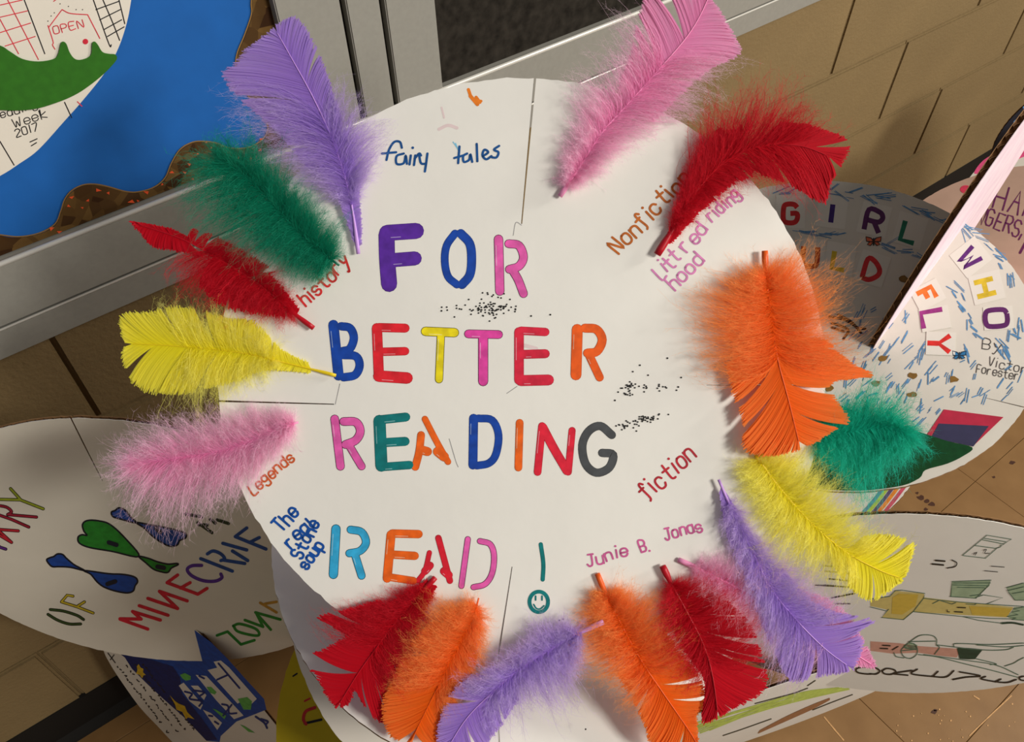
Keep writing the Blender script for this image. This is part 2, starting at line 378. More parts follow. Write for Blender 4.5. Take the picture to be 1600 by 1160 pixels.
hill = [(-120, 40), (-40, 60), (0, 71), (15, 80), (35, 92), (60, 96), (84, 92), (91, 84), (95, 68), (99, 65), (104, 69), (109, 82), (117, 92), (128, 93), (142, 86), (144, 68), (148, 65), (153, 70), (160, 81), (170, 84), (180, 85), (183, 91), (179, 98),
        (165, 113), (145, 130), (120, 147), (90, 160), (50, 171), (0, 172), (-60, 165), (-140, 130)]
sheet('paper_hill', 'dark green paper hill with two peaks glued over the white paper circle', 'paper', GP, hill, .0018, .0034, M['green'], True, 4)

# ------------------------------------------------------------------ cardboard discs
TH = .0042
def circle_uv(R, n=260, jit=.0003, sq=1.0):
    a = np.linspace(0, 2*math.pi, n, endpoint=False)
    r = R*(1+jit/R*rng.normal(size=n)); return np.c_[r*np.cos(a), r*np.sin(a)*sq]
def cut_slits(uv, pl, slits):
    uv = [np.array(q) for q in uv]
    for po, pi, wpx in slits:
        q = pl.uv([po, pi, (po[0]+wpx, po[1])]); o, i = q[0], q[1]; wm = np.linalg.norm(q[2]-q[0]) if wpx else .0015
        d = (i-o)/np.linalg.norm(i-o); nn = np.array([-d[1], d[0]])*wm/2
        arr = np.array(uv); k = int(np.argmin(np.linalg.norm(arr-o, axis=1)))
        far = np.linalg.norm(arr-o, axis=1) > wm*.5+.0005
        prev, nxt = k-1, k+1
        while not far[prev % len(arr)]: prev -= 1
        while not far[nxt % len(arr)]: nxt += 1
        side = np.sign((arr[prev % len(arr)]-o) @ nn) or 1
        out = arr[k]-o; o2 = o+d*((out) @ d)
        notch = [o2+nn*side, i+nn*side*.5, i-nn*side*.5, o2-nn*side]
        rest = []; j = nxt
        while j % len(arr) != prev % len(arr): rest.append(arr[j % len(arr)]); j += 1
        rest.append(arr[prev % len(arr)]); uv = rest+notch
    return np.array(uv)
def disc(label, pl, uv, face, slits=(), flute=True, name='cardboard_disc', under=None, th=TH, per=.0022, group='slotted cardboard discs'):
    """corrugated board: back liner, wavy fluting, front liner and the paper face, all under one root"""
    uv = cut_slits(uv, pl, slits)
    a = uv; area2 = np.sum(a[:, 0]*np.roll(a[:, 1], -1)-a[:, 1]*np.roll(a[:, 0], -1))
    if area2 < 0: uv = uv[::-1]
    root = tag(empty(name, pl.c), label, 'cardboard disc', group)
    mb = MB(); mb.prism(pl.W(uv, -th), pl.W(uv, -th+.0006)); mb.build('back_liner', under or M['card'], root)
    mb = MB(); mb.prism(pl.W(uv, -.0007), pl.W(uv, 0.)); mb.build('paper_face', face, root)
    # fluting: a wavy wall set in from the rim
    n = len(uv); ctr = uv.mean(0); inn = ctr+(uv-ctr)*.985
    s = np.r_[0, np.cumsum(np.linalg.norm(np.diff(np.vstack([uv, uv[:1]]), axis=0), axis=1))]
    m = int(s[-1]/per) if flute else 400
    t = np.linspace(0, s[-1], m, endpoint=False); cl = np.vstack([uv, uv[:1]]); ci = np.vstack([inn, inn[:1]])
    po = np.c_[np.interp(t, s, cl[:, 0]), np.interp(t, s, cl[:, 1])]; pi = np.c_[np.interp(t, s, ci[:, 0]), np.interp(t, s, ci[:, 1])]
    po = po+(pi-po)*.12
    zz = -th/2+(th/2-.0007)*np.sin(np.arange(m)*math.pi/2+.4)
    mb = MB(); mb.add(np.vstack([pl.W(po, zz), pl.W(pi, zz)]), [(i, (i+1) % m, m+(i+1) % m, m+i) for i in range(m)])
    mb.add(np.vstack([pl.W(pi, -.0007), pl.W(pi, -th+.0006)]), [(i, (i+1) % m, m+(i+1) % m, m+i) for i in range(m)])
    mb.build('fluting', M['card_dark'], root)
    return root
def px_ellipse(cx, cy, a, b, n=260, jit=.7):
    t = np.linspace(0, 2*math.pi, n, endpoint=False); j = 1+jit/a*rng.normal(size=n)
    return np.c_[cx+a*np.cos(t)*j, cy+b*np.sin(t)*j]

# ---- the main disc, leaning with its lower rim on the disc below
tt = math.radians(4)
MP = Plane(CAM+rays([(815, 585)])[0]*.64, -AX*math.cos(tt)-UP*math.sin(tt))
main = disc('large white cardboard disc with rainbow block letters and feathers round its rim', MP,
            MP.uv(px_ellipse(815, 585, 475, 463)), M['paper'],
            [((836, 122), (815, 350), 3.6), ((775, 1046), (800, 886), 3.0), ((342, 627), (522, 632), 3.0), ((1290, 602), (1104, 602), 1.6)])
PUR = (88, 40, 152); BLU = (16, 66, 160); PNK = (226, 92, 170); REDM = (222, 34, 46); YEL = (240, 218, 24); ORG = (236, 100, 22); TEA = (6, 116, 116); GRY = (72, 74, 76); SKY = (52, 168, 214)
LET = [
 ('purple letter F', PUR, 0, [(24, [(604, 367), (605, 405), (608, 444)]), (24, [(605, 364), (650, 361)]), (21, [(610, 407), (648, 404)])]),
 ('blue letter O', BLU, 0, [(11, [(711, 365), (698, 384), (695, 408), (700, 432), (714, 445)]), (13, [(720, 365), (734, 381), (737, 406), (734, 430), (722, 445)])]),
 ('pink letter R with thin outline', PNK, 1, [(13, [(779, 374), (781, 455)]), (12, [(795, 381), (811, 384), (818, 402), (811, 416), (796, 421)]), (12, [(802, 424), (810, 438), (818, 459)])]),
 ('blue letter B', BLU, 0, [(15, [(521, 508), (529, 587)]), (12, [(533, 510), (547, 513), (553, 528), (547, 545), (535, 549)]), (12, [(536, 555), (556, 557), (562, 571), (555, 586), (537, 590)])]),
 ('first red letter E', REDM, 0, [(15, [(589, 513), (592, 588)]), (13, [(592, 512), (633, 513)]), (12, [(595, 550), (633, 549)]), (17, [(592, 588), (636, 591)])]),
 ('yellow letter T', YEL, 1, [(13, [(665, 518), (710, 520)]), (11, [(689, 522), (686, 593)])]),
 ('pink letter T', (224, 70, 160), 1, [(12, [(732, 522), (779, 523)]), (14, [(755, 528), (755, 596)])]),
 ('second red letter E', (212, 34, 62), 0, [(14, [(811, 519), (811, 594)]), (12, [(814, 517), (852, 519)]), (13, [(818, 554), (852, 553)]), (16, [(814, 595), (857, 594)])]),
 ('orange letter R', (234, 92, 20), 0, [(16, [(902, 515), (900, 586)]), (13, [(914, 513), (932, 515), (941, 531), (933, 549), (918, 552)]), (12, [(921, 556), (937, 590)])]),
 ('pink letter R in second last row', PNK, 1, [(12, [(523, 655), (532, 729)]), (12, [(537, 659), (556, 660), (563, 674), (556, 688), (540, 695)]), (11, [(546, 697), (565, 729)])]),
 ('teal letter E', TEA, 0, [(18, [(593, 658), (596, 728)]), (13, [(596, 656), (634, 652)]), (13, [(600, 692), (633, 690)]), (12, [(597, 730), (640, 727)])]),
 ('orange stencil letter A', ORG, 0, [(9, [(664, 655), (682, 690), (700, 722)]), (11, [(658, 680), (655, 706), (649, 730)]), (13, [(661, 704), (668, 706)]), (14, [(684, 706), (694, 714)])]),
 ('blue letter D', BLU, 0, [(13, [(740, 654), (739, 727)]), (11, [(747, 654), (769, 657), (779, 680), (775, 710), (764, 724), (745, 728)])]),
 ('orange letter I', ORG, 0, [(11, [(812, 661), (810, 731)])]),
 ('red letter N', (220, 32, 56), 0, [(11, [(847, 666), (840, 738)]), (13, [(848, 668), (866, 702), (886, 736)]), (10, [(894, 673), (888, 738)])]),
 ('grey letter G', GRY, 0, [(12, [(956, 680), (938, 666), (920, 674), (910, 696), (915, 725), (932, 739), (952, 731), (958, 711), (941, 708)])]),
 ('sky blue letter R', SKY, 1, [(13, [(525, 827), (521, 898)]), (11, [(548, 828), (565, 832), (572, 848), (563, 861), (546, 865)]), (11, [(555, 868), (565, 900)])]),
 ('orange letter E', ORG, 0, [(13, [(611, 836), (605, 904)]), (12, [(613, 834), (654, 835)]), (12, [(613, 867), (648, 869)]), (11, [(607, 902), (646, 908)])]),
 ('red stencil letter A', (212, 28, 48), 0, [(9, [(685, 841), (695, 878), (703, 908)]), (7, [(671, 864), (664, 892), (653, 908)]), (11, [(664, 893), (672, 884)]), (12, [(694, 893), (701, 899)])]),
 ('pink letter D', PNK, 1, [(8, [(731, 843), (721, 916)]), (8, [(750, 846), (766, 851), (772, 869), (769, 896), (758, 913), (740, 918)])]),
 ('teal exclamation mark with smiling face dot', TEA, 0, [(5.5, [(845, 851), (849, 881), (848, 906)])]),
]
Z1 = .00012
SLIT = []
for lab, col, outline, strokes in LET:
    mb = MB()
    for wd, pts in strokes:
        mb.stroke(MP, pts, wd+(1.8 if outline else 1.2), Z1, 1)
        mb.stroke(MP, pts, wd, Z1*2, 0)
        if wd > 9 and len(pts) == 2:       # pale streak the marker missed
            p = np.array(pts, float); d = p[1]-p[0]; nn = np.array([-d[1], d[0]])/np.linalg.norm(d)*wd*.32
            mb.stroke(MP, [p[0]+d*.12+nn, p[0]+d*random.uniform(.3, .6)+nn], 1.1, Z1*3, 2)
    if 'face' in lab:
        a = np.linspace(0, 2*math.pi, 14, endpoint=False)
        ring = np.array([842, 941])+np.c_[np.cos(a)*14.5, np.sin(a)*16]
        mb.stroke(MP, ring, 6, Z1*2, 0, closed=True)
        mb.stroke(MP, [(837, 932), (837, 938)], 2.6, Z1*2, 0); mb.stroke(MP, [(847, 932), (847, 938)], 2.6, Z1*2, 0)
        mb.stroke(MP, [(834, 945), (838, 951), (844, 952), (850, 947)], 2.4, Z1*2, 0)
    o = mb.build('letter', [ink(col), ink(darker(col, .35) if outline else darker(col, .8)), ink(tuple(int(c+(235-c)*.55) for c in col))], main); tag(o, lab)
HW = [
 ('blue handwriting fairy tales', (18, 78, 140), 3.6, [
   [(628, 231), (625, 222), (616, 222), (608, 234), (604, 250)], [(597, 240), (619, 238)],
   [(631, 240), (620, 244), (620, 256), (631, 255), (634, 243), (636, 256)], [(642, 243), (640, 257)], [(645, 231), (645, 231)],
   [(649, 243), (647, 258)], [(648, 248), (655, 240), (658, 243)], [(655, 242), (658, 255), (666, 256)], [(668, 240), (666, 255), (664, 268)],
   [(718, 229), (716, 255)], [(710, 247), (724, 243)], [(730, 240), (724, 244), (725, 253), (733, 250), (735, 241), (738, 253)],
   [(745, 225), (746, 252)], [(755, 244), (763, 238), (757, 234), (754, 243), (760, 249), (768, 244)], [(780, 228), (772, 234), (779, 238), (776, 246), (769, 246)]], []),
 ('brown handwriting Nonfiction', (186, 98, 28), 3.6, [], [('Nonfiction', (964, 398), (1084, 280), 25)]),
 ('pink handwriting with three words', (208, 124, 176), 3.2, [], [('Litt', (1032, 438), (1067, 404), 23), ('red', (1072, 397), (1108, 357), 22), ('riding', (1113, 350), (1160, 306), 20), ('hood', (1052, 455), (1102, 405), 22)]),
 ('red handwriting history', (206, 44, 44), 3.4, [], [('history', (476, 480), (549, 410), 22)]),
 ('rust handwriting Legends', (202, 92, 46), 3.0, [], [('Legends', (394, 775), (463, 718), 17)]),
 ('blue handwriting in four crossing words', (14, 76, 158), 3.8, [], [('The', (438, 832), (470, 802), 22), ('real', (452, 858), (494, 822), 20), ('Stone', (470, 876), (502, 818), 19), ('soup', (478, 892), (508, 852), 18)]),
 ('dark red handwriting fiction', (182, 34, 48), 3.4, [], [('fiction', (1008, 782), (1092, 714), 27)]),
 ('rose handwriting of a name', (200, 92, 146), 3.0, [], [('Junie', (916, 886), (984, 868), 18), ('B.', (1001, 865), (1020, 860), 18), ('Jonas', (1039, 847), (1100, 828), 18)]),
]
for lab, col, wd, sts, txs in HW:
    mb = MB()
    for s in sts: mb.stroke(MP, s, wd, Z1*2)
    for t, a, b_, h in txs: text(mb, MP, t, a, b_, h, wd, Z1*2, jit=.12)
    tag(mb.build('handwriting', ink(col), main), lab)
# pencil guide lines, smudges and the spilled black specks
mb = MB()
for p in (((815, 352), (806, 348), (802, 368)), ((531, 600), (524, 632)), ((792, 615), (808, 604)), ((702, 686), (712, 720), (716, 730))): mb.stroke(MP, p, 1.0, Z1)
tag(mb.build('pencil_line', ink((150, 148, 146)), main), kind='stuff')
mb = MB()
for p, wd in ((((732, 140), (736, 152)), 5), (((735, 150), (746, 163)), 6), (((744, 152), (750, 160)), 5), (((738, 155), (752, 158)), 4)): mb.stroke(MP, p, wd, Z1)
tag(tag(mb.build('marker_blot', ink((230, 124, 34)), main), kind='stuff'), 'orange marker blot near the top slit')
mb = MB()
for p, wd in ((((686, 202), (700, 196), (714, 200)), 5), (((690, 168), (694, 184)), 3), (((820, 540), (838, 545)), 6)): mb.stroke(MP, p, wd, Z1*.5)
tag(mb.build('smudge', ink((226, 204, 202), var=.03), main), 'faint pink smudges', kind='stuff')
mb = MB()
for p in (((712, 224), (718, 240)), ((708, 222), (715, 232))): mb.stroke(MP, p, 1.6, Z1)
mb.build('light_blue_smear', ink((120, 186, 214)), main)['kind'] = 'stuff'
mb = MB()
def specks(c, sx, sy, n, ang=0):
    for _ in range(n):
        d = rng.normal(size=2)*(sx, sy); ca, sa = math.cos(ang), math.sin(ang)
        p = (c[0]+ca*d[0]-sa*d[1], c[1]+sa*d[0]+ca*d[1]); mb.stroke(MP, [p, p], 2.2, Z1*4)
specks((772, 485), 18, 6, 52); specks((757, 488), 30, 8, 26); specks((722, 482), 14, 5, 9); specks((765, 458), 20, 4, 8)
specks((983, 610), 9, 6, 26, -.7); specks((1015, 605), 22, 3, 18); specks((1025, 590), 20, 10, 5); specks((978, 666), 9, 4, 20); specks((1012, 656), 13, 3, 36, -.15)
for p in ((830, 494), (860, 492), (690, 486), (961, 626), (1000, 571), (1043, 560), (1060, 605), (915, 1140), (880, 968), (874, 970)): mb.stroke(MP, [p, p], 2.4, Z1*4)
tag(mb.build('black_speck', ink((20, 18, 16)), main), kind='stuff', label='spilled tiny black specks')

# ---- plain white discs under the main disc
AP = disc_plane(806.5, 815, .80, .089, -.668)
disc_a = disc('blank white cardboard disc lying level directly below the feathered disc', AP, circle_uv(.237), M['paper'],
              [((782, 1212), (775, 1030), 2.5)])
mb = MB(); mb.stroke(AP, [(724, 1077), (756, 1077)], 1.6, Z1); mb.build('crease', M['paper_grey'], disc_a)
BPn = disc_plane(802, 900, .867*1.045, .488, -1.827)
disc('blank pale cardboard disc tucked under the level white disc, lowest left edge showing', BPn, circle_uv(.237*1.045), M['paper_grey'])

# ---- left disc with drawn bows
LP = disc_plane(235.2, 877.7, .909*1.04, 1.487, -2.187)
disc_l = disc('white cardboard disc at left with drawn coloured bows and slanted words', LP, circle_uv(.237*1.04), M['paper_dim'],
              [((111, 655), (160, 752), 3.0)])
def filled(mb, pl, pts, z, wd=2.0, fill=0, line=1, smooth=True):
    mb.poly(pl, pts, z, fill, smooth); mb.stroke(pl, pts, wd, z+Z1, line, smooth=smooth, closed=True)
z = Z1
BOWS = [('blue drawn bow near the lower left', (18, 62, 140), [[(132, 944), (122, 935), (126, 924), (121, 917), (116, 916), (106, 919), (96, 916), (88, 912), (84, 912)], None]),]
def bow(lab, col, a, b_):
    mb = MB()
    for p in (a, b_): filled(mb, LP, p, z, 2.6)
    tag(mb.build('drawn_bow', [ink(col), ink((14, 18, 30))], disc_l), lab)
bow('blue drawn bow near the lower left', (20, 66, 146), [(132, 892), (116, 883), (104, 873), (98, 867), (90, 866), (84, 870), (78, 872), (73, 875), (76, 881), (82, 886), (92, 886), (110, 887)],
    [(132, 892), (142, 898), (152, 910), (163, 918), (180, 924), (198, 927), (208, 924), (211, 916), (215, 909), (210, 902), (192, 898), (170, 897)])
bow('green drawn bow in the middle', (36, 130, 40), [(217, 870), (196, 842), (172, 820), (152, 814), (136, 814), (129, 820), (131, 830), (136, 837), (128, 836), (122, 840), (124, 849), (140, 856), (175, 862)],
    [(217, 870), (228, 880), (240, 890), (252, 894), (262, 895), (268, 888), (278, 883), (276, 881), (262, 882), (245, 878), (232, 873)])
bow('blue drawn bow near the pink feather', (20, 70, 150), [(213, 817), (204, 808), (196, 798), (186, 794), (180, 798), (174, 801), (177, 808), (190, 812), (204, 816)],
    [(213, 817), (226, 826), (238, 838), (252, 848), (266, 854), (277, 852), (281, 845), (290, 841), (290, 834), (276, 829), (250, 823), (232, 820)])
mb = MB()
for p in (((168, 913), (180, 909)), ((246, 886), (256, 888)), ((170, 848), (182, 852)), ((244, 826), (250, 832))): mb.stroke(LP, p, 7, z*3)
tag(mb.build('dark_centre', ink((16, 24, 40)), disc_l), kind='stuff')
def lword(lab, items, wd, z=Z1, outline=True):
    """items: (colour, [strokes])"""
    mats = []; mb = MB()
    for col, sts in items:
        i = len(mats); mats += [ink(col), ink(darker(col, .25))]
        for s in sts:
            if outline: mb.stroke(LP, s, wd+2.2, z, i+1, smooth=len(s) > 3)
            mb.stroke(LP, s, wd, z*2, i, smooth=len(s) > 3)
    tag(mb.build('drawn_word', mats, disc_l), lab)
X = lambda pts: [(q[0]*.3, 812+q[1]*.3) for q in pts]
lword('red, violet and blue word in slanting capitals', [
  ((206, 30, 52), [X([(625, 520), (770, 572)]), X([(625, 518), (735, 520)]), X([(735, 520), (690, 480)]), X([(690, 480), (835, 525)])]),
  ((206, 30, 52), [X([(725, 450), (875, 500)])]),
  ((206, 30, 52), [X([(770, 412), (925, 465)]), X([(925, 465), (830, 375)]), X([(830, 375), (975, 425)])]),
  ((206, 30, 52), [X([(870, 330), (1030, 390)]), X([(870, 330), (925, 290)]), X([(940, 358), (990, 330)]), X([(1030, 390), (1078, 360)])]),
  ((84, 42, 140), [X([(1050, 240), (1000, 242), (975, 262), (1000, 295), (1060, 320), (1120, 322), (1155, 305), (1150, 285)])]),
  ((26, 72, 140), [X([(1045, 205), (1210, 270)]), X([(1080, 180), (1110, 165), (1150, 180), (1170, 205), (1150, 215)]), X([(1160, 212), (1275, 230)])]),
  ((26, 72, 140), [X([(1160, 125), (1285, 160)]), X([(1210, 165), (1290, 215)])]),
  ((26, 72, 140), [X([(1225, 90), (1385, 155)]), X([(1225, 90), (1285, 45)]), X([(1305, 118), (1350, 95)])])], 5.2, outline=False)
lword('yellow and green short word at lower left', [
  ((52, 74, 34), [X([(262, 470), (330, 478), (400, 500), (435, 522)]), X([(250, 495), (300, 525), (360, 545), (420, 545)])]),
  ((196, 172, 40), [X([(320, 430), (400, 455), (485, 488)]), X([(320, 430), (350, 395), (380, 400)]), X([(400, 455), (440, 430)])])], 2.6)
lword('green and ochre word by the level disc', [
  ((36, 128, 44), [X([(1130, 605), (1185, 585)]), X([(1185, 585), (1255, 652)]), X([(1255, 652), (1325, 630)])]),
  ((36, 128, 44), [X([(1215, 555), (1250, 545), (1330, 570), (1350, 600), (1320, 605), (1240, 585), (1215, 555)])]),
  ((36, 128, 44), [X([(1275, 525), (1370, 560)]), X([(1370, 560), (1335, 490)]), X([(1335, 490), (1410, 575)])]),
  ((36, 128, 44), [X([(1330, 485), (1460, 522)])]),
  ((190, 140, 52), [X([(1355, 435), (1440, 485)]), X([(1380, 440), (1440, 430)])])], 4.2, outline=False)
X = lambda pts: [(q[0]*.3, 560+q[1]*.3) for q in pts]
lword('green, red and purple word at the frame edge', [
  ((150, 160, 40), [X([(55, 680), (105, 735)]), X([(-40, 735), (105, 738)]), X([(105, 738), (225, 785)])]),
  ((150, 26, 48), [X([(-40, 765), (30, 775), (60, 800), (40, 815)]), X([(40, 815), (190, 828)])]),
  ((150, 26, 48), [X([(-40, 805), (60, 840), (150, 880)])]),
  ((186, 34, 48), [X([(-40, 890), (95, 900)]), X([(0, 905), (60, 960)]), X([(-40, 900), (60, 960)])]),
  ((98, 42, 130), [X([(-30, 960), (0, 985), (30, 995)])])], 3.0)
lword('dark green letters half under the pink feather', [((42, 58, 34), [X([(965, 812), (1050, 828)]), X([(1030, 858), (1105, 910)]), X([(1035, 868), (1080, 870)]), X([(1095, 840), (1120, 860)]), X([(1130, 842), (1190, 862)])])], 5, outline=False)

# ---- disc slotted through the left disc, blue with stars
a_, b_ = LP.P([(304, 985), (322, 1055)]); e_ = (b_-a_)/np.linalg.norm(b_-a_); 
def slot_plane(deg):
    k = math.radians(deg); n = LP.n*math.cos(k)+np.cross(e_, LP.n)*math.sin(k)
    return Plane(a_, n)
S5 = slot_plane(22)
out5 = [(304, 984), (330, 1010), (356, 1042), (380, 1071), (406, 1103), (430, 1133), (455, 1163), (468, 1190), (462, 1216), (436, 1230), (400, 1228), (356, 1212), (314, 1194), (278, 1168), (246, 1135), (218, 1105), (190, 1066), (172, 1038), (162, 1016), (172, 1008), (235, 1012), (275, 1010), (296, 990)]
S5.c = S5.P([(330, 1130)])[0]
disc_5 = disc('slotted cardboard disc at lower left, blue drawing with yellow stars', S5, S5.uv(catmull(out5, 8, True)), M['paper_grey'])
X = lambda pts: [(150+q[0]*.1875, 980+q[1]*.1875) for q in pts]
mb = MB()
mb.poly(S5, X([(150, 190), (240, 255), (300, 350), (420, 470), (560, 600), (740, 760), (920, 950), (1030, 960), (1040, 910), (1170, 790), (1420, 690), (1400, 600), (1260, 450), (1100, 270), (960, 130), (825, 30), (700, 40), (400, 120)]), Z1, 0)
mb.build('blue_field', ink((14, 70, 156)), disc_5)
mb = MB()
mb.poly(S5, X([(150, 190), (240, 255), (300, 350), (420, 470), (560, 600), (740, 760), (920, 950), (1010, 940), (880, 760), (720, 560), (700, 420), (640, 330), (360, 240)]), Z1*2, 0)
mb.build('navy_field', ink((10, 32, 96)), disc_5)
mb = MB()
for p in ([(930, 360), (1010, 340), (980, 290), (1040, 280), (1110, 340), (1340, 600), (1300, 640), (1250, 600), (1180, 640), (1000, 440)], [(830, 400), (920, 410), (1230, 740), (1150, 770), (1000, 610)],
          [(690, 490), (730, 465), (890, 650), (870, 690), (780, 620)], [(790, 490), (850, 490), (920, 570), (900, 610)], [(890, 690), (1010, 860), (1050, 800), (960, 720)]):
    mb.poly(S5, X(p), Z1*3)
mb.pieces('white_patch', M['paper_grey'], disc_5)
mb = MB()
for p in ([(340, 330), (355, 310), (372, 340), (395, 350), (392, 380), (415, 400), (395, 405), (385, 430), (365, 400), (335, 390), (345, 360)], [(615, 570), (660, 620), (690, 640), (740, 660), (760, 710), (820, 770), (765, 755), (750, 770), (720, 710), (670, 690), (660, 650)]):
    mb.poly(S5, X(p), Z1*4)
mb.pieces('drawn_star', ink((214, 176, 40)), disc_5)
mb = MB()
for p in ([(700, 400), (740, 385), (790, 410), (790, 440), (750, 450), (720, 430)], [(920, 500), (960, 500), (1005, 545), (990, 565), (950, 550)], [(1180, 600), (1260, 585), (1300, 620), (1290, 690), (1230, 690)], [(970, 680), (1000, 690), (1085, 740), (1070, 770)], [(1200, 815), (1240, 830), (1325, 885), (1270, 875)]):
    mb.poly(S5, X(p), Z1*4)
mb.pieces('green_dab', ink((96, 176, 84)), disc_5)
mb = MB()
for p in ([(1020, 305), (1195, 510)], [(1010, 440), (1100, 400)], [(1050, 645), (1100, 660), (1110, 720), (1170, 720)], [(1130, 650), (1060, 740)], [(1330, 750), (1400, 800), (1425, 845)], [(1375, 770), (1430, 790), (1420, 810)], [(740, 540), (800, 560), (780, 600), (880, 620), (860, 660)], [(810, 530), (900, 545), (860, 580)], [(940, 740), (970, 745)], [(990, 790), (1020, 810)], [(860, 410), (900, 430)]):
    mb.stroke(S5, X(p), 3, Z1*5)
tag(mb.build('blue_lettering', ink((22, 48, 120)), disc_5), kind='stuff')
mb = MB()
for k, (u0, n_) in enumerate(((0, 11), (22, 12), (44, 12), (66, 11))):
    for i in range(n_*2):
        f = i/(n_*2)
        p = np.array([180+u0*3.2, 330-u0*.3])+f*np.array([430, 560]); q = p+rng.uniform(8, 22)*np.array([.75, .7])+rng.normal(size=2)*5
        if rng.random() < .85: mb.stroke(S5, X([p, (p+q)/2+rng.normal(size=2)*6, q]), 1.5, Z1*3)
for p in ([(100, 220), (160, 300)], [(150, 235), (120, 275)]): mb.stroke(S5, X(p), 1.5, Z1*3)
tag(mb.build('tiny_handwriting', ink((40, 34, 34)), disc_5), kind='stuff')

# ---- yellow disc low down
YP = disc_plane(714.6, 1057.45, .994, .222, 2.301)
M['yellow_card'] = mat('yellow_paint', (196, 172, 24), .7, noise=.06, nscale=20)
disc_y = disc('yellow painted cardboard disc low down beside the blue starred disc', YP, circle_uv(.237), M['yellow_card'])
mb = MB(); mb.stroke(YP, [(476, 1131), (502, 1125)], 4, Z1); mb.stroke(YP, [(458, 1057), (464, 1053)], 2.6, Z1); mb.build('black_mark', ink(BLK), disc_y)['kind'] = 'stuff'
mb = MB(); mb.stroke(YP, [(492, 1106), (478, 1112), (474, 1124), (478, 1132)], 5, Z1*2); mb.stroke(YP, [(476, 1096), (484, 1092)], 3, Z1); mb.build('red_mark', ink((190, 40, 40)), disc_y)['kind'] = 'stuff'

# ---- crayon disc at the bottom
CP = disc_plane(1178.6, 1125.9, 1.041*1.14, 1.70, -1.947)
disc_c = disc('white cardboard disc at the bottom with green and brown crayon stripes', CP, circle_uv(.237*1.14), M['paper'])
mb = MB()
for i in range(16):
    f = i/15; mb.stroke(CP, [(1090+rng.normal()*6, 1146-f*16), (1180+rng.normal()*5, 1116-f*14), (1255, 1094-f*12), (1320+rng.normal()*8, 1078-f*3)], rng.uniform(.8, 1.8), Z1*2)
tag(mb.build('crayon_stripe', ink((186, 206, 96)), disc_c), 'lime green crayon stripe')
mb = MB()
for i in range(8):
    f = i/7; mb.stroke(CP, [(1185+f*3, 1146-f*4), (1230, 1126-f*6), (1270, 1108-f*6), (1296, 1094-f*2)], 1.6, Z1*3)
tag(mb.build('crayon_stripe', ink((156, 108, 72)), disc_c), 'brown crayon stripe')
mb = MB()
for p in (((1262, 1072), (1274, 1064)), ((1180, 1100), (1210, 1092), (1240, 1084), (1262, 1076)), ((1130, 1150), (1160, 1140), (1205, 1124)), ((1270, 1110), (1300, 1098), (1332, 1086))): mb.stroke(CP, p, 1.6, Z1*3)
tag(mb.build('dark_line', ink((50, 54, 42)), disc_c), kind='stuff')

# ---- right lower disc with sideways pencil drawings
DP = disc_plane(1394., 966.7, .959*.94, 1.604, -2.394)
disc_d = disc('off-white cardboard disc at lower right with sideways pencil figures', DP, circle_uv(.237*.94), M['paper'])
X = lambda pts: [(1360+q[0]*.15, 820+q[1]*.15) for q in pts]
mb = MB(); mb.poly(DP, X([(0, 790), (200, 750), (260, 690), (560, 720), (560, 760), (900, 800), (1490, 860), (1420, 970), (900, 940), (450, 910), (350, 990), (120, 970), (180, 890), (0, 850)]), Z1)
mb.pieces('yellow_crayon', ink((206, 188, 116), var=.06), disc_d)
mb = MB(); mb.poly(DP, X([(230, 760), (300, 720), (500, 730), (470, 850), (330, 940), (220, 930)]), Z1*2); mb.poly(DP, X([(1030, 850), (1400, 870), (1480, 880), (1420, 960), (1060, 940)]), Z1*2)
mb.pieces('deep_yellow_crayon', ink((206, 176, 72), var=.06), disc_d)
mb = MB()
for p in ([(850, 600), (1250, 580), (1240, 640), (1180, 690), (1100, 770), (830, 750)], [(1420, 660), (1600, 610), (1700, 600), (1700, 790), (1500, 790)], [(1500, 860), (1620, 860), (1620, 1000), (1480, 990), (1420, 960), (1470, 910)]): mb.poly(DP, X(p), Z1)
Y2 = lambda pts: [(1360+q[0]*.15, 980+q[1]*.15) for q in pts]
mb.poly(DP, Y2([(340, 190), (420, 160), (490, 190), (480, 240), (360, 230)]), Z1)
mb.pieces('green_crayon', ink((158, 178, 146), var=.1), disc_d)
mb = MB(); mb.poly(DP, Y2([(0, 150), (300, 170), (500, 200), (940, 230), (900, 320), (700, 300), (500, 270), (230, 280), (0, 250)]), Z1); mb.build('pink_crayon', ink((208, 156, 138), var=.08), disc_d)
mb = MB()
for i in range(9): mb.stroke(DP, Y2([(910+i*3, 230+i*12), (1010, 228+i*13), (1160-i*9, 242+i*11)]), 2.2, Z1*3)
mb.stroke(DP, X([(1370, 1030), (1480, 1025), (1590, 1045)]), 3, Z1*3); tag(mb.build('dark_green_hatching', ink((34, 64, 48)), disc_d), kind='stuff')
mb = MB(); gl = ink((84, 112, 92))
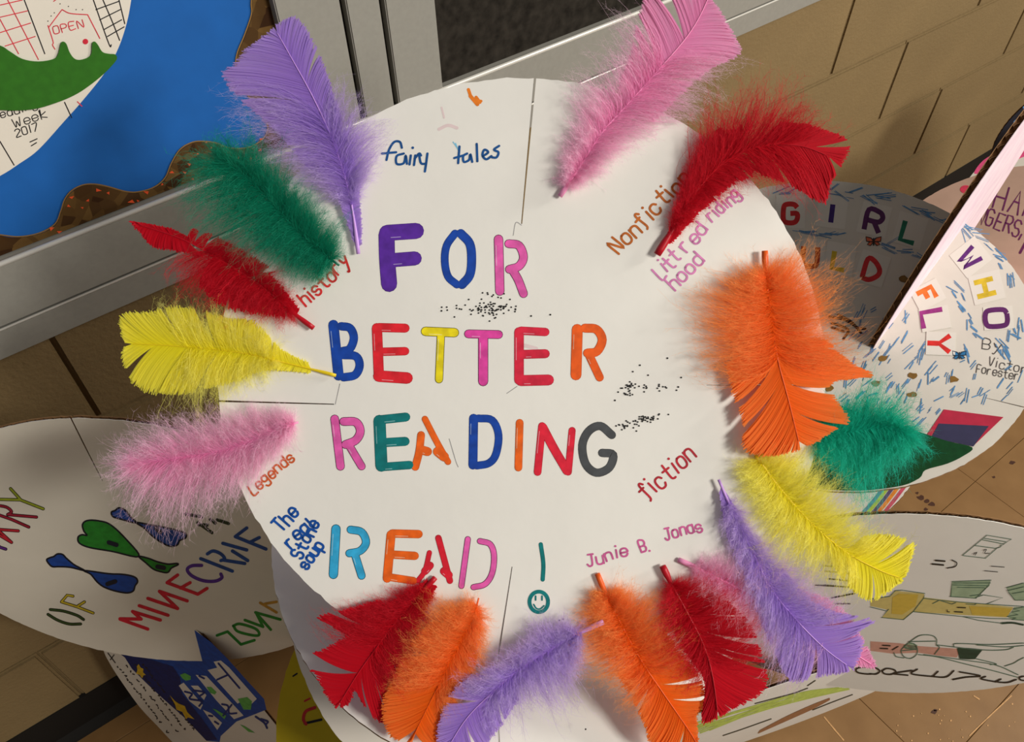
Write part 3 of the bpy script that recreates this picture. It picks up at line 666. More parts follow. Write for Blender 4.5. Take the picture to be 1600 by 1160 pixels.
for p in ([(960, 322), (1215, 112), (1470, 155), (1395, 200)], [(1170, 160), (1395, 205), (1355, 230)], [(1190, 145), (1410, 180)], [(1090, 220), (1310, 250), (1355, 235), (1360, 210)], [(970, 325), (1200, 352), (1310, 255)],
          [(840, 750), (850, 595), (1260, 580), (1230, 640), (1100, 770), (830, 752)], [(870, 610), (1250, 610)], [(860, 630), (1230, 640)], [(910, 655), (1190, 660)], [(1100, 760), (1180, 735), (1380, 765), (1210, 830)],
          [(0, 780), (200, 750), (260, 690), (330, 685), (570, 720), (555, 770), (450, 905), (345, 993), (115, 970), (175, 900), (190, 885)], [(0, 860), (160, 900)], [(555, 770), (820, 800), (1210, 830), (1600, 855)], [(450, 910), (700, 935), (960, 960), (1250, 980), (1460, 985)], [(960, 960), (1130, 1000), (1370, 1030)],
          [(650, 825), (720, 790), (850, 830), (890, 815)], [(1000, 830), (1090, 835), (1110, 820)], [(1600, 860), (1490, 880), (1560, 900), (1470, 915), (1540, 940), (1420, 960), (1520, 975), (1470, 990), (1600, 1000)],
          [(1600, 610), (1415, 660), (1440, 710), (1510, 790), (1600, 790)], [(1600, 650), (1430, 690)], [(1600, 700), (1480, 720)], [(1150, 730), (1040, 745)]):
    mb.stroke(DP, X(p), 1.1, Z1*3, smooth=False)
for p in ([(350, 210), (420, 150), (520, 90), (640, 90), (690, 130), (690, 190), (720, 215), (670, 285)], [(350, 210), (320, 250), (350, 310), (420, 330), (480, 290), (490, 230), (460, 180), (410, 170)], [(245, 270), (270, 310), (350, 325)], [(400, 155), (680, 150)],
          [(870, 205), (900, 175), (1250, 185), (1600, 170)], [(1110, 190), (1400, 210), (1600, 195)], [(700, 190), (1150, 240), (1400, 240), (1490, 215)], [(500, 290), (700, 315), (1000, 390), (1250, 450), (1530, 525)], [(560, 290), (1000, 350), (1310, 400), (1540, 500)], [(1090, 330), (1310, 385), (1250, 395)], [(1400, 410), (1490, 380), (1540, 350), (1600, 320)], [(320, 250), (480, 235)], [(340, 215), (480, 240)]):
    mb.stroke(DP, Y2(p), 1.3, Z1*3)
tag(mb.build('pencil_drawing', gl, disc_d), kind='stuff')
mb = MB(); dk = ink((44, 36, 26))
for p, wd in (([(680, 375), (775, 383)], 2.6), ([(645, 412), (760, 423)], 2.6), ([(850, 370), (900, 400), (880, 440), (800, 455)], 1.6), ([(910, 865), (990, 868)], 1.8), ([(880, 910), (960, 914)], 1.8), ([(800, 890), (805, 910), (825, 912)], 1.2),
              ([(1190, 483), (1325, 495)], 1.1), ([(1260, 435), (1395, 445)], 1.1), ([(1075, 310), (1110, 290), (1090, 320)], 1), ([(1180, 270), (1210, 260), (1190, 300), (1240, 300)], 1)): mb.stroke(DP, X(p), wd, Z1*4)
for p, wd in (([(130, 193), (205, 198)], 2), ([(105, 225), (180, 228)], 2), ([(230, 240), (290, 205)], 1.6), ([(0, 490), (60, 492), (98, 465), (70, 435), (20, 425), (-60, 420), (-130, 430), (-150, 455), (-120, 480), (-40, 492), (10, 492)], 2.4),
              ([(120, 460), (150, 490), (220, 495), (265, 470), (240, 445), (170, 435), (120, 460)], 2.4), ([(230, 490), (390, 505)], 2.4), ([(260, 480), (435, 455)], 2.4), ([(490, 442), (430, 490), (650, 518), (790, 522), (870, 458)], 2.4), ([(650, 518), (705, 465)], 2.4),
              ([(930, 470), (1150, 512), (1000, 525), (860, 550)], 2.4), ([(1200, 518), (1160, 545), (1400, 582), (1520, 550)], 2.4), ([(1300, 575), (1360, 545)], 2.4), ([(1600, 515), (1550, 530), (1570, 555), (1600, 560)], 2.4), ([(-180, 440), (-270, 430), (-380, 425)], 2.4)): mb.stroke(DP, Y2(p), wd, Z1*4)
for p in ([(1290, 885), (1330, 887)], [(1290, 893), (1340, 898)], [(1295, 905), (1345, 910)], [(1290, 915), (1325, 918)], [(1275, 915), (1330, 918)], [(1300, 935), (1335, 928)], [(1305, 944), (1328, 944)], [(1225, 1010), (1240, 1012)], [(1225, 1022), (1240, 1026)]): mb.stroke(DP, p, 2, Z1*4)
tag(mb.build('dark_lettering', dk, disc_d), kind='stuff')

# ---- right disc with pasted letters in two arcs
EP = disc_plane(1288.185, 495.779, .999, .243, -3.1)
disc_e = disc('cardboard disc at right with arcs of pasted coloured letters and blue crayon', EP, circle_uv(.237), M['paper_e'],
              [((1606, 638), (1540, 622), 2), ((1494, 343), (1396, 498), 6)])
def block_letter(ch, c, h, rot, col, lab, wd=8, asp=.72, on=None):
    a = math.radians(rot); xd = np.array([math.cos(a), math.sin(a)])*h*asp; yd = np.array([math.sin(a), -math.cos(a)])*h
    mb = MB(); glyph(mb, EP, ch, np.array(c)-yd/2, xd*.86, yd*.84, wd, .00024+TZ[0], 0, smooth=ch in 'GODURC', caps=False)
    tag(mb.build('letter', ink(col), on), lab)
TZ = [0.]
def letter_tile(c, wpx, hpx, rot):
    a = math.radians(rot); x = np.array([math.cos(a), math.sin(a)])*wpx/2; y = np.array([-math.sin(a), math.cos(a)])*hpx/2; c = np.array(c, float)
    q = [c-x-y, c+x-y, c+x+y, c-x+y]; mb = MB(); TZ[0] += 4e-5; mb.prism(EP.P(q, .00002), EP.P(q, .00018+TZ[0])); return mb.build('paper_tile', M['paper_tile'], disc_e)
M['paper_tile'] = mat('pasted_paper', (216, 211, 200), .6)
for ch, c, h, rot, col, lab in (('G', (1235, 331), 34, 2, (196, 36, 40), 'red letter G'), ('I', (1300, 331), 34, 7, (58, 30, 110), 'violet letter I'), ('R', (1366, 343), 38, 14, (84, 30, 88), 'plum letter R'), ('L', (1422, 360), 36, 16, (16, 110, 84), 'green letter L'),
                            ('W', (1517, 402), 38, 52, (90, 32, 110), 'purple letter W'), ('H', (1542, 449), 36, 76, (206, 176, 44), 'yellow letter H'), ('O', (1560, 497), 40, 86, (88, 30, 92), 'plum letter O'),
                            ('U', (1266, 398), 36, 4, (200, 66, 30), 'orange letter U'), ('L', (1312, 405), 32, 10, (206, 176, 44), 'yellow letter L'), ('D', (1363, 420), 36, 18, (200, 36, 44), 'red letter D'),
                            ('F', (1450, 461), 30, 62, (226, 110, 40), 'orange letter F'), ('L', (1461, 498), 40, 80, (146, 44, 120), 'magenta letter L'), ('Y', (1470, 537), 42, 92, (206, 40, 34), 'red letter Y')):
    block_letter(ch, c, h, rot, col, lab, 8 if ch not in 'W' else 7, on=letter_tile(c, 46 if c[1] < 455 else 36, 50 if c[1] < 455 else 46, rot))
mb = MB()
def crayon(c0, n, spread, ang, ln, wd):
    for _ in range(n):
        p = np.array(c0)+rng.normal(size=2)*spread; a = ang+rng.normal()*.35; d = np.array([math.cos(a), math.sin(a)])*ln*rng.uniform(.4, 1.2)
        for k in range(2):
            o = rng.normal(size=2)*1.6; mb.stroke(EP, [p+o, p+o+d], wd*rng.uniform(.5, 1.1), Z1*2.8, smooth=False)
for c in ((1345, 490), (1352, 530), (1375, 545), (1350, 560), (1390, 515), (1330, 575), (1400, 565), (1420, 585), (1390, 600), (1440, 600), (1350, 610), (1300, 600), (1480, 600), (1415, 620), (1460, 640), (1520, 620), (1490, 625), (1440, 560), (1330, 630), (1370, 640), (1560, 600), (1540, 610), (1500, 580), (1425, 650), (1300, 650)):
    crayon(c, 4, (14, 10), -1.05, 17, 1.5)
for c in ((1490, 450), (1500, 470), (1512, 500), (1518, 520), (1512, 545), (1580, 520), (1595, 500), (1560, 535), (1570, 545), (1555, 400), (1575, 430)): crayon(c, 3, (4, 6), 1.2, 20, 1.8)
for (xa, ya, xb, yb) in ((1210, 302, 1330, 300), (1330, 300, 1430, 326), (1430, 326, 1480, 345), (1240, 362, 1330, 368), (1330, 368, 1450, 405), (1500, 350, 1560, 395)):
    for i in range(9):
        f = rng.random(); crayon((xa+(xb-xa)*f, ya+(yb-ya)*f), 1, (4, 2), math.atan2(yb-ya, xb-xa), 24, 1.3)
tag(mb.build('crayon_mark', ink((84, 134, 178), var=.25), disc_e), 'blue crayon strokes', kind='stuff')
mb = MB()
for (x, y) in ((1381, 560), (1426, 587), (1490, 593), (1425, 617), (1297, 607), (1369, 600), (1412, 436)):
    a = np.linspace(0, 2*math.pi, 9, endpoint=False)
    mb.add(EP.P(np.array([x, y])+np.c_[np.cos(a)*8, np.sin(a)*5.5]*rng.uniform(.6, 1.15, (9, 1)), Z1*4), [tuple(range(9))])
mb.pieces('glue_dot', ink((126, 92, 36)), disc_e)
mb = MB()   # brown doodle beside the orange feather
for p in (((1296, 495), (1320, 500), (1340, 512), (1352, 514)), ((1300, 505), (1325, 515), (1318, 530)), ((1310, 492), (1330, 503), (1345, 520)), ((1300, 512), (1318, 518))): mb.stroke(EP, p, 4, Z1*3)
tag(mb.build('brown_doodle', ink((70, 38, 34)), disc_e), kind='stuff')
def butterfly(c, s, col, col2, lab):
    mb = MB(); c = np.array(c, float)
    for sx in (-1, 1):
        mb.poly(EP, c+np.array([(0, 0), (sx*4, -5), (sx*12, -7), (sx*11, 0), (sx*4, 1)])*s, Z1*5, 0); mb.poly(EP, c+np.array([(0, 1), (sx*6, 1), (sx*10, 5), (sx*5, 7)])*s, Z1*5, 0)
        mb.stroke(EP, c+np.array([(0, 0), (sx*4, -5), (sx*12, -7), (sx*11, 0), (sx*4, 1)])*s, 1.6, Z1*6, 1, smooth=False, closed=True)
        mb.stroke(EP, c+np.array([(0, 1), (sx*6, 1), (sx*10, 5), (sx*5, 7)])*s, 1.3, Z1*6, 1, smooth=False, closed=True)
    mb.stroke(EP, c+np.array([(0, -4), (0, 6)])*s, 2.2, Z1*7, 1)
    tag(mb.build('butterfly_sticker', [ink(col), ink(col2)], disc_e), lab)
butterfly((1365, 377), 1.0, (216, 104, 70), (40, 26, 24), 'orange butterfly sticker'); butterfly((1499, 555), .9, (40, 110, 160), (24, 50, 70), 'blue butterfly sticker')
mb = MB()
text(mb, EP, 'By', (1532, 544), (1566, 550), 16, 1.3, Z1*3); text(mb, EP, 'Victoria', (1542, 571), (1622, 588), 14, 1.2, Z1*3); text(mb, EP, 'Forester', (1524, 582), (1592, 594), 13, 1.2, Z1*3)
mb.build('byline', ink((62, 58, 56)), disc_e)
def pasted(name, pts, col, z0, z1, rough=.8):
    mb = MB(); mb.prism(EP.P(pts, z0), EP.P(pts, z1)); return mb.build(name, mat(name, col, rough, noise=.1, nscale=90), disc_e)
pasted('red_paper', [(1475, 640), (1568, 652), (1520, 698), (1448, 680)], (176, 34, 62), Z1, Z1*4)
pasted('navy_paper', [(1467, 662), (1545, 666), (1521, 698), (1455, 684)], (50, 48, 78), Z1*4, Z1*6)
M['hill'] = mat('dark_green_felt', (6, 62, 26), .95, noise=.2, nscale=150)
hp = catmull([(1180, 660), (1230, 630), (1290, 628), (1350, 648), (1425, 672), (1480, 690), (1519, 700), (1505, 713), (1480, 725), (1446, 735), (1436, 748), (1400, 764), (1350, 776), (1290, 780), (1220, 760)], 4, True)
hq = EP.uv(hp); hr = np.linalg.norm(hq, axis=1); hq = hq*np.minimum(1, .236/hr)[:, None]
mb = MB(); mb.prism(EP.W(hq, Z1), EP.W(hq, .0009)); mb.build('felt_hill', M['hill'], disc_e)

# ---- vertical disc slotted into the right disc, seen nearly edge on
fc = CAM+rays([(1483.79, 391.37)])[0]*1.0774
FPn = Plane(fc, (.20745, -.97668, -.05526))
M['pinkwash'] = mat('pink_washed_paper', (238, 220, 226), .6, col2=(226, 200, 212), nscale=30)
disc_f = disc('white and pink cardboard disc standing edge-on in the slot at right', FPn, circle_uv(.237), M['pinkwash'], th=.0075, per=.0042)

# ---- discs beyond at the right
GPn = disc_plane(1623.3, 416.3, 1.263, .377, 2.634)
M['rosebrown'] = mat('pinkish_kraft_paper', (196, 160, 140), .75, noise=.08, nscale=18)
disc_g = disc('rose-brown cardboard disc behind the lettered disc with purple capital words', GPn, circle_uv(.237), M['rosebrown'])
mb = MB(); text(mb, GPn, 'HAND', (1548, 320), (1640, 352), 36, 2.8, Z1*2, smooth=False); text(mb, GPn, 'FINGERS,', (1494, 336), (1600, 374), 26, 2.6, Z1*2, smooth=False)
mb.stroke(GPn, [(1594, 395), (1602, 380)], 4, Z1*2)
mb.build('purple_lettering', ink((112, 44, 92)), disc_g)
mb = MB(); a = np.linspace(0, 2*math.pi, 16, endpoint=False); mb.add(GPn.P(np.array([1509, 296])+np.c_[np.cos(a)*9, np.sin(a)*6.5], Z1*2), [tuple(range(16))])
mb.build('pink_dot', ink((224, 64, 92)), disc_g)
HPn = disc_plane(1748.3, 352.5, 1.279*1.09, .43, 3.041)
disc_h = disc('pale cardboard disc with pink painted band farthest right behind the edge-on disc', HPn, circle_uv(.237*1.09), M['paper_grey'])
mb = MB(); mb.poly(HPn, [(1522, 271), (1535, 252), (1556, 240), (1580, 236), (1615, 225), (1640, 235), (1600, 245), (1585, 252), (1560, 258), (1540, 268)], Z1, smooth=True); mb.build('pink_band', ink((226, 82, 132)), disc_h)
KP = disc_plane(1708.3, 213.9, 1.678, 1.735, -2.30)
M['navy'] = mat('navy_painted_card', (44, 50, 66), .6, noise=.15, nscale=25)
disc_k = disc('dark navy cardboard disc in the far right corner with blue marks', KP, circle_uv(.19), M['navy'])
mb = MB(); mb.stroke(KP, [(1586, 191), (1600, 180)], 5, Z1); mb.stroke(KP, [(1600, 168), (1620, 175)], 4, Z1); mb.build('blue_mark', ink((110, 160, 210)), disc_k)
# ---- striped disc under the lettered disc
JP = disc_plane(1187.8, 668, 1.272, .349, 2.18)
disc_j = disc('white cardboard disc with rainbow crayon rim below the lettered disc', JP, circle_uv(.237), M['paper'])
for off, col in ((3, (206, 80, 104)), (10, (226, 140, 50)), (16, (96, 84, 120)), (22, (180, 206, 60)), (27, (96, 150, 170))):
    mb = MB(); mb.stroke(JP, [(1448-off*.6, 715-off*.2), (1440-off, 731-off*.3), (1420-off, 757-off*.4), (1398-off, 786-off*.4), (1384-off, 803-off*.4), (1370-off, 818-off*.4)], 5.5, Z1+off*1e-6); mb.build('crayon_rim', ink(col), disc_j)

# ------------------------------------------------------------------ feathers
FM = {
 'purple': feather_mat('purple_feather', (184, 142, 230), (234, 218, 242), paleness=.75), 'pink': feather_mat('pink_feather', (248, 160, 210), (252, 226, 236), paleness=.9),
 'red': feather_mat('red_feather', (214, 10, 36), (222, 46, 66)), 'orange': feather_mat('orange_feather', (254, 122, 20), (254, 188, 112), paleness=.75),
 'green': feather_mat('green_feather', (0, 148, 112), (40, 172, 136)), 'teal': feather_mat('teal_feather', (6, 196, 164), (60, 222, 194)), 'yellow': feather_mat('yellow_feather', (252, 242, 40), (252, 248, 160), paleness=.75)}
QM = {k: mat('quill_'+k, c, .4) for k, c in dict(purple=(196, 150, 220), pink=(238, 150, 190), red=(176, 12, 30), orange=(226, 92, 26), green=(0, 96, 70), teal=(0, 120, 96), yellow=(226, 196, 30)).items()}
def ribmesh(name, P, Wd, S, tone, along, m, parent, extra=None):
    """P [N,K,3] centre lines, Wd [N,K] widths, S [N,K,3] side vectors -> ribbons; extra = loose triangles"""
    N, K, _ = P.shape
    L = P+S*Wd[..., None]/2; R = P-S*Wd[..., None]/2
    V = np.stack([L, R], 2).reshape(-1, 3)
    i = np.arange(N)[:, None]*K*2+np.arange(K-1)[None]*2
    q = np.stack([i, i+2, i+3, i+1], -1).reshape(-1, 4)
    tn = np.repeat(tone, K*2); al = np.repeat(along.reshape(-1), 2)
    nv = len(V); tri = None
    if extra is not None:
        E, et, ea = extra; V = np.vstack([V, E.reshape(-1, 3)]); tri = nv+np.arange(len(E)*3).reshape(-1, 3)
        tn = np.r_[tn, np.repeat(et, 3)]; al = np.r_[al, np.repeat(ea, 3)]
    V = V-np.array(parent.location)
    nt_ = 0 if tri is None else len(tri)
    loops = q.reshape(-1) if tri is None else np.r_[q.reshape(-1), tri.reshape(-1)]
    starts = np.r_[np.arange(len(q))*4, len(q)*4+np.arange(nt_)*3]
    me = bpy.data.meshes.new(name); me.vertices.add(len(V)); me.vertices.foreach_set('co', V.astype(np.float32).ravel())
    me.loops.add(len(loops)); me.loops.foreach_set('vertex_index', loops.astype(np.int32))
    me.polygons.add(len(starts)); me.polygons.foreach_set('loop_start', starts.astype(np.int32))
    me.update(calc_edges=True)
    for nm, arr in (('tone', tn), ('along', al)):
        at = me.attributes.new(nm, 'FLOAT', 'POINT'); at.data.foreach_set('value', arr.astype(np.float32))
    me.materials.append(m)
    o = bpy.data.objects.new(name, me); COL.objects.link(o); o.parent = parent; return o
PXM = .64/FPX
def feather(colour, label, spine, z, vanes=(), downs=(), quill=(8, 2), lift=.006, seed=1, qbase=None):
    r = np.random.default_rng(seed)
    sp = catmull(spine, 24); s = np.r_[0, np.cumsum(np.linalg.norm(np.diff(sp, axis=0), axis=1))]; s /= s[-1]
    at = lambda t: np.stack([np.interp(t, s, sp[:, 0]), np.interp(t, s, sp[:, 1])], -1)
    tg = lambda t: (lambda d: d/np.maximum(np.linalg.norm(d, axis=-1, keepdims=True), 1e-9))(at(np.minimum(t+.01, 1))-at(np.maximum(t-.01, 0)))
    zf = lambda t: z+lift*(np.asarray(t)**1.5)
    root = tag(empty('feather', MP.P([spine[0]], z)[0]), label, 'feather', 'craft feathers glued round the disc')
    # quill: tapered tube following the spine
    tq = np.linspace(0, .97, 34); c = MP.P(at(tq), zf(tq)+.0004); T3 = np.gradient(c, axis=0); T3 /= np.linalg.norm(T3, axis=1)[:, None]
    S3 = np.cross(MP.n, T3); S3 /= np.linalg.norm(S3, axis=1)[:, None]
    w = np.interp(tq, [0, .05, .16, .5, 1], [quill[0]*.9, quill[0], quill[1]*1.1, quill[1]*.7, quill[1]*.35])*PXM/2
    ks = 7; a = np.linspace(0, 2*math.pi, ks, endpoint=False); vv = []
    for i in range(len(tq)): vv.append(c[i]+w[i]*(np.outer(np.cos(a), S3[i])+np.outer(np.sin(a)*.7, MP.n)))
    mb = MB(); fs = [(i*ks+j, i*ks+(j+1) % ks, (i+1)*ks+(j+1) % ks, (i+1)*ks+j) for i in range(len(tq)-1) for j in range(ks)]+[tuple(range(ks))[::-1]]
    mb.add(np.vstack(vv), fs); mb.build('quill', QM[colour], root, smooth=True)
    def barbs(s0, s1, edge, n, bend, ragged, jitter, K, width, zj, rand_len, curl=0., root=1., taper=.35, splits=0, slots=(), barbules=0, tn=.08, spread=0., fray=.0):
        e = catmull(edge, 12); es = np.r_[0, np.cumsum(np.linalg.norm(np.diff(e, axis=0), axis=1))]; es /= es[-1]
        t = (np.arange(n)+.5)/n + (r.normal(size=n)*.4/n if jitter else 0); t = np.clip(t, 0, 1)
        te = t.copy()
        if splits:                                  # barbs lock together in clumps, with narrow splits between them
            cuts = np.sort(np.r_[0, r.random(splits), 1]); ci = np.clip(np.searchsorted(cuts, t)-1, 0, splits)
            mid = (cuts[ci]+cuts[ci+1])/2; te = mid+(t-mid)*r.uniform(.80, .97, splits+1)[ci]
        for (a0, a1) in slots:                      # wide open notches
            m_ = (a0+a1)/2; hw = (a1-a0)/2; d = te-m_; near = np.abs(d) < .12
            te = np.where(near, m_+np.sign(d)*np.maximum(np.abs(d), hw*np.clip(1-(np.abs(d)-hw)/.12, .2, 1)), te)
        te = np.clip(te+r.normal(size=n)*spread, 0, 1)
        rt_ = s0+(s1-s0)*root*t**(1.2 if root < 1 else 1.); A = at(rt_); B = np.stack([np.interp(te, es, e[:, 0]), np.interp(te, es, e[:, 1])], -1)
        if jitter:                                  # soft barbs gather into tufts
            nc = max(4, n//13); ci = np.clip((t*nc+r.normal(size=n)*.35).astype(int), 0, nc-1)
            tc_ = (ci+.5)/nc; te2 = te+(tc_-te)*r.uniform(.2, .9, nc)[ci]; B = np.stack([np.interp(te2, es, e[:, 0]), np.interp(te2, es, e[:, 1])], -1)
            B = B+(r.normal(size=(nc, 2))*jitter*.9)[ci]+r.normal(size=(n, 2))*jitter*.55
            ln = np.where(r.random(n) < .1, r.uniform(1., 1.25, n), r.uniform(rand_len, 1.08, n))*r.uniform(.78, 1.12, nc)[ci]
        else: ln = 1-ragged*r.random(n)
        B = A+(B-A)*ln[:, None]
        D = B-A; L = np.linalg.norm(D, axis=1); tv = tg(rt_)
        C = A+D*.45+tv*(bend*L)[:, None] + (r.normal(size=(n, 2))*(curl*L)[:, None] if curl else 0)
        u = np.linspace(0, 1, K)[None, :, None]
        Q = (1-u)**2*A[:, None]+2*u*(1-u)*C[:, None]+u**2*B[:, None]
        uu = u[..., 0]
        base = zf(rt_)[:, None]; zz = base+r.normal(size=(n, 1))*zj*.25+(r.normal(size=(n, 1))*zj)*uu**1.5 + zj*.6*uu
        zz = np.maximum(zz, z*.4+.0004)
        if fray: Q[:, -1] += r.normal(size=(n, 2))*fray
        P = MP.P(Q.reshape(-1, 2), zz.reshape(-1)).reshape(n, K, 3)
        Td = np.gradient(P, axis=1); Td /= np.maximum(np.linalg.norm(Td, axis=2, keepdims=True), 1e-9)
        nv = MP.n+ r.normal(size=(n, 1, 3))*(.05 if not jitter else .5)
        S = np.cross(nv, Td); S /= np.maximum(np.linalg.norm(S, axis=2, keepdims=True), 1e-9)
        if width is None:                           # closed vane: each barb just overlaps its neighbour
            gap = np.linalg.norm(np.gradient(P, axis=0), axis=2); gap = np.minimum(gap, 1.5*np.median(gap, axis=0)+.0001); Wd = np.clip(gap*1.75, .00025, .006)*np.interp(uu, [0, .85, 1], [1, 1, taper])
        else: Wd = width*PXM*np.interp(uu, [0, .5, 1], [1, .8, taper])*np.ones((n, 1))
        tone = 1+r.normal(size=n)*tn
        return P, Wd, S, tone, np.broadcast_to(uu, (n, K)).copy()
    if vanes:
        Ps = [barbs(v[0], v[1], v[2], int(v[3].get('n', 150)*1.5), v[3].get('bend', .12), v[3].get('ragged', .05), 0, 9, None, v[3].get('zj', .0006), None, taper=v[3].get('taper', .4),
                    root=v[3].get('root', .95), splits=v[3].get('splits', 3), slots=v[3].get('slots', ()), tn=.035, fray=v[3].get('fray', 1.2)) for v in vanes]
        ribmesh('vane', *[np.concatenate([p[k] for p in Ps]) for k in range(3)], np.concatenate([1+(p[3]-1)*.6 for p in Ps]), np.concatenate([p[4]*.35 for p in Ps]), FM[colour], root)
    if downs:
        Ps = []
        for d in downs:
            o = d[3]; n = int(o.get('n', 320)*1.75)
            Ps.append(barbs(d[0], d[1], d[2], n, o.get('bend', .24), 0, o.get('jit', 9), 9, o.get('w', .45), o.get('zj', .004), o.get('rl', .5), curl=o.get('curl', .19), taper=.25, tn=.1, spread=.02, root=.86))
        P, Wd, S, tone, al = [np.concatenate([p[k] for p in Ps]) for k in range(5)]
        # barbules: short hairs off every barb
        nb_ = 12; N = len(P); u = r.random((N, nb_))*.9+.08; k = np.minimum((u*8).astype(int), 7); f = u*8-k
        idx = np.arange(N)[:, None]; p0 = P[idx, k]*(1-f[..., None])+P[idx, k+1]*f[..., None]
        td = P[idx, k+1]-P[idx, k]; td /= np.maximum(np.linalg.norm(td, axis=2, keepdims=True), 1e-9)
        sd = S[idx, k]*r.choice([-1, 1], (N, nb_))[..., None]
        dr = td*.8+sd*r.uniform(.35, 1.1, (N, nb_, 1))+MP.n*r.normal(size=(N, nb_, 1))*.3; dr /= np.linalg.norm(dr, axis=2, keepdims=True)
        ln = PXM*r.uniform(6, 17, (N, nb_, 1))
        E = np.stack([p0-td*.00008, p0+td*.00008, p0+dr*ln], 2).reshape(-1, 3, 3)
        ribmesh('down', P, Wd, S, tone, al, FM[colour], root, (E, np.repeat(tone, nb_), u.reshape(-1)*.8+.2))['kind'] = 'stuff'
    return root
D = lambda n=420, **k: dict(n=n, **k)
feather('purple', 'purple feather at upper left with a broad flat tip over the blue board', [(560, 397), (551, 330), (540, 280), (518, 215), (488, 150), (455, 90), (428, 42)], .0045,
  [(.36, 1, [(480, 265), (440, 215), (400, 178), (366, 150), (346, 116), (358, 104), (380, 80), (408, 58), (428, 42)], dict(n=200, splits=4, bend=.1)),
   (.36, 1, [(552, 250), (540, 205), (524, 155), (508, 105), (488, 62), (464, 26), (430, 38)], dict(n=200, splits=5, bend=.1)),
   (.03, .5, [(566, 380), (565, 330), (562, 300), (552, 240)], dict(n=70, ragged=.2)), (.03, .5, [(552, 375), (530, 320), (508, 285), (480, 250)], dict(n=70, ragged=.2))],
  [(.2, .62, [(520, 305), (470, 282), (435, 268), (402, 248), (385, 215), (345, 135)], D(420)), (.2, .56, [(562, 300), (588, 250), (598, 200), (580, 168), (556, 150), (520, 120)], D(380))], (7, 3), .008, 1)
feather('pink', 'light pink feather at the top, tip reaching over the aluminium rail', [(875, 307), (905, 262), (940, 208), (985, 158), (1030, 108), (1075, 55), (1100, 12), (1116, -32)], .003,
  [(.42, 1, [(1020, 195), (1070, 145), (1110, 110), (1158, 84), (1150, 58), (1130, 22), (1112, -5), (1116, -34)], dict(n=170, splits=2, bend=.1)),
   (.42, 1, [(965, 140), (985, 80), (1000, 15), (1015, -25), (1045, -45), (1090, -55), (1116, -38)], dict(n=190, splits=3, slots=((.36, .43), (.58, .68)), bend=.1))],
  [(.06, .72, [(872, 275), (880, 215), (900, 140), (926, 105), (950, 62), (985, 10)], D(560)), (.06, .75, [(905, 295), (965, 255), (1030, 205), (1082, 188), (1116, 150), (1130, 115), (1165, 95)], D(540)), (.04, .3, [(878, 290), (890, 240), (915, 190)], D(160, jit=4)), (.04, .3, [(893, 296), (935, 260), (975, 225)], D(160, jit=4))], (9, 3), .008, 2)
feather('red', 'scarlet feather at upper right bending right over the lettered disc', [(1027, 398), (1060, 345), (1095, 290), (1140, 248), (1190, 228), (1250, 228), (1300, 246)], .004,
  [(.6, 1, [(1190, 275), (1235, 290), (1288, 320), (1298, 290), (1312, 265)], dict(n=90, splits=2)), (.6, 1, [(1210, 188), (1270, 196), (1328, 219), (1326, 240), (1312, 262)], dict(n=90, splits=1)),
   (.06, .6, [(1040, 378), (1075, 285), (1115, 205), (1170, 190)], dict(n=90, ragged=.25)), (.06, .6, [(1048, 382), (1105, 325), (1150, 290), (1190, 270)], dict(n=90, ragged=.2))],
  [(.14, .9, [(1064, 325), (1090, 230), (1106, 160), (1150, 138), (1200, 125), (1250, 148), (1300, 195)], D(620, jit=9)), (.16, .85, [(1056, 368), (1110, 322), (1160, 292), (1200, 285), (1250, 300), (1292, 312)], D(420)), (.1, .7, [(1050, 350), (1085, 270), (1120, 200), (1170, 180), (1240, 190)], D(300))], (13, 4), .010, 3)
feather('teal', 'sea-green fluffy feather at right between the orange and yellow feathers', [(1262, 690), (1300, 680), (1350, 672), (1400, 670), (1432, 690)], .002, [],
  [(.05, 1, [(1280, 645), (1325, 622), (1366, 590), (1400, 618), (1428, 650), (1442, 692)], D(620, jit=9)), (.05, 1, [(1276, 722), (1310, 742), (1347, 800), (1380, 748), (1422, 728), (1442, 700)], D(620, jit=9)),
   (.1, .95, [(1290, 655), (1330, 635), (1370, 630), (1410, 655)], D(300)), (.1, .95, [(1285, 710), (1330, 725), (1370, 730), (1415, 705)], D(300))], (4, 2), .012, 5)
feather('yellow', 'yellow feather at right with fluffy sides, its tip over the pencil drawings', [(1180, 712), (1220, 765), (1265, 815), (1320, 862), (1375, 892), (1414, 906)], .0035,
  [(.66, 1, [(1345, 838), (1385, 834), (1428, 848), (1424, 876), (1414, 905)], dict(n=100, splits=1)), (.6, 1, [(1300, 880), (1325, 918), (1356, 940), (1382, 930), (1400, 917), (1414, 907)], dict(n=120, splits=2, slots=((.22, .30),)))],
  [(.02, .8, [(1138, 722), (1165, 795), (1192, 855), (1235, 895), (1290, 920), (1330, 925), (1345, 915)], D(620, jit=9)), (.02, .85, [(1195, 698), (1262, 705), (1312, 758), (1345, 800), (1378, 828), (1402, 838)], D(560, jit=8)),
   (.05, .6, [(1165, 740), (1195, 810), (1240, 860), (1290, 895)], D(300)), (.05, .6, [(1200, 712), (1260, 735), (1310, 795), (1345, 835)], D(300))], (6, 4), .010, 6)
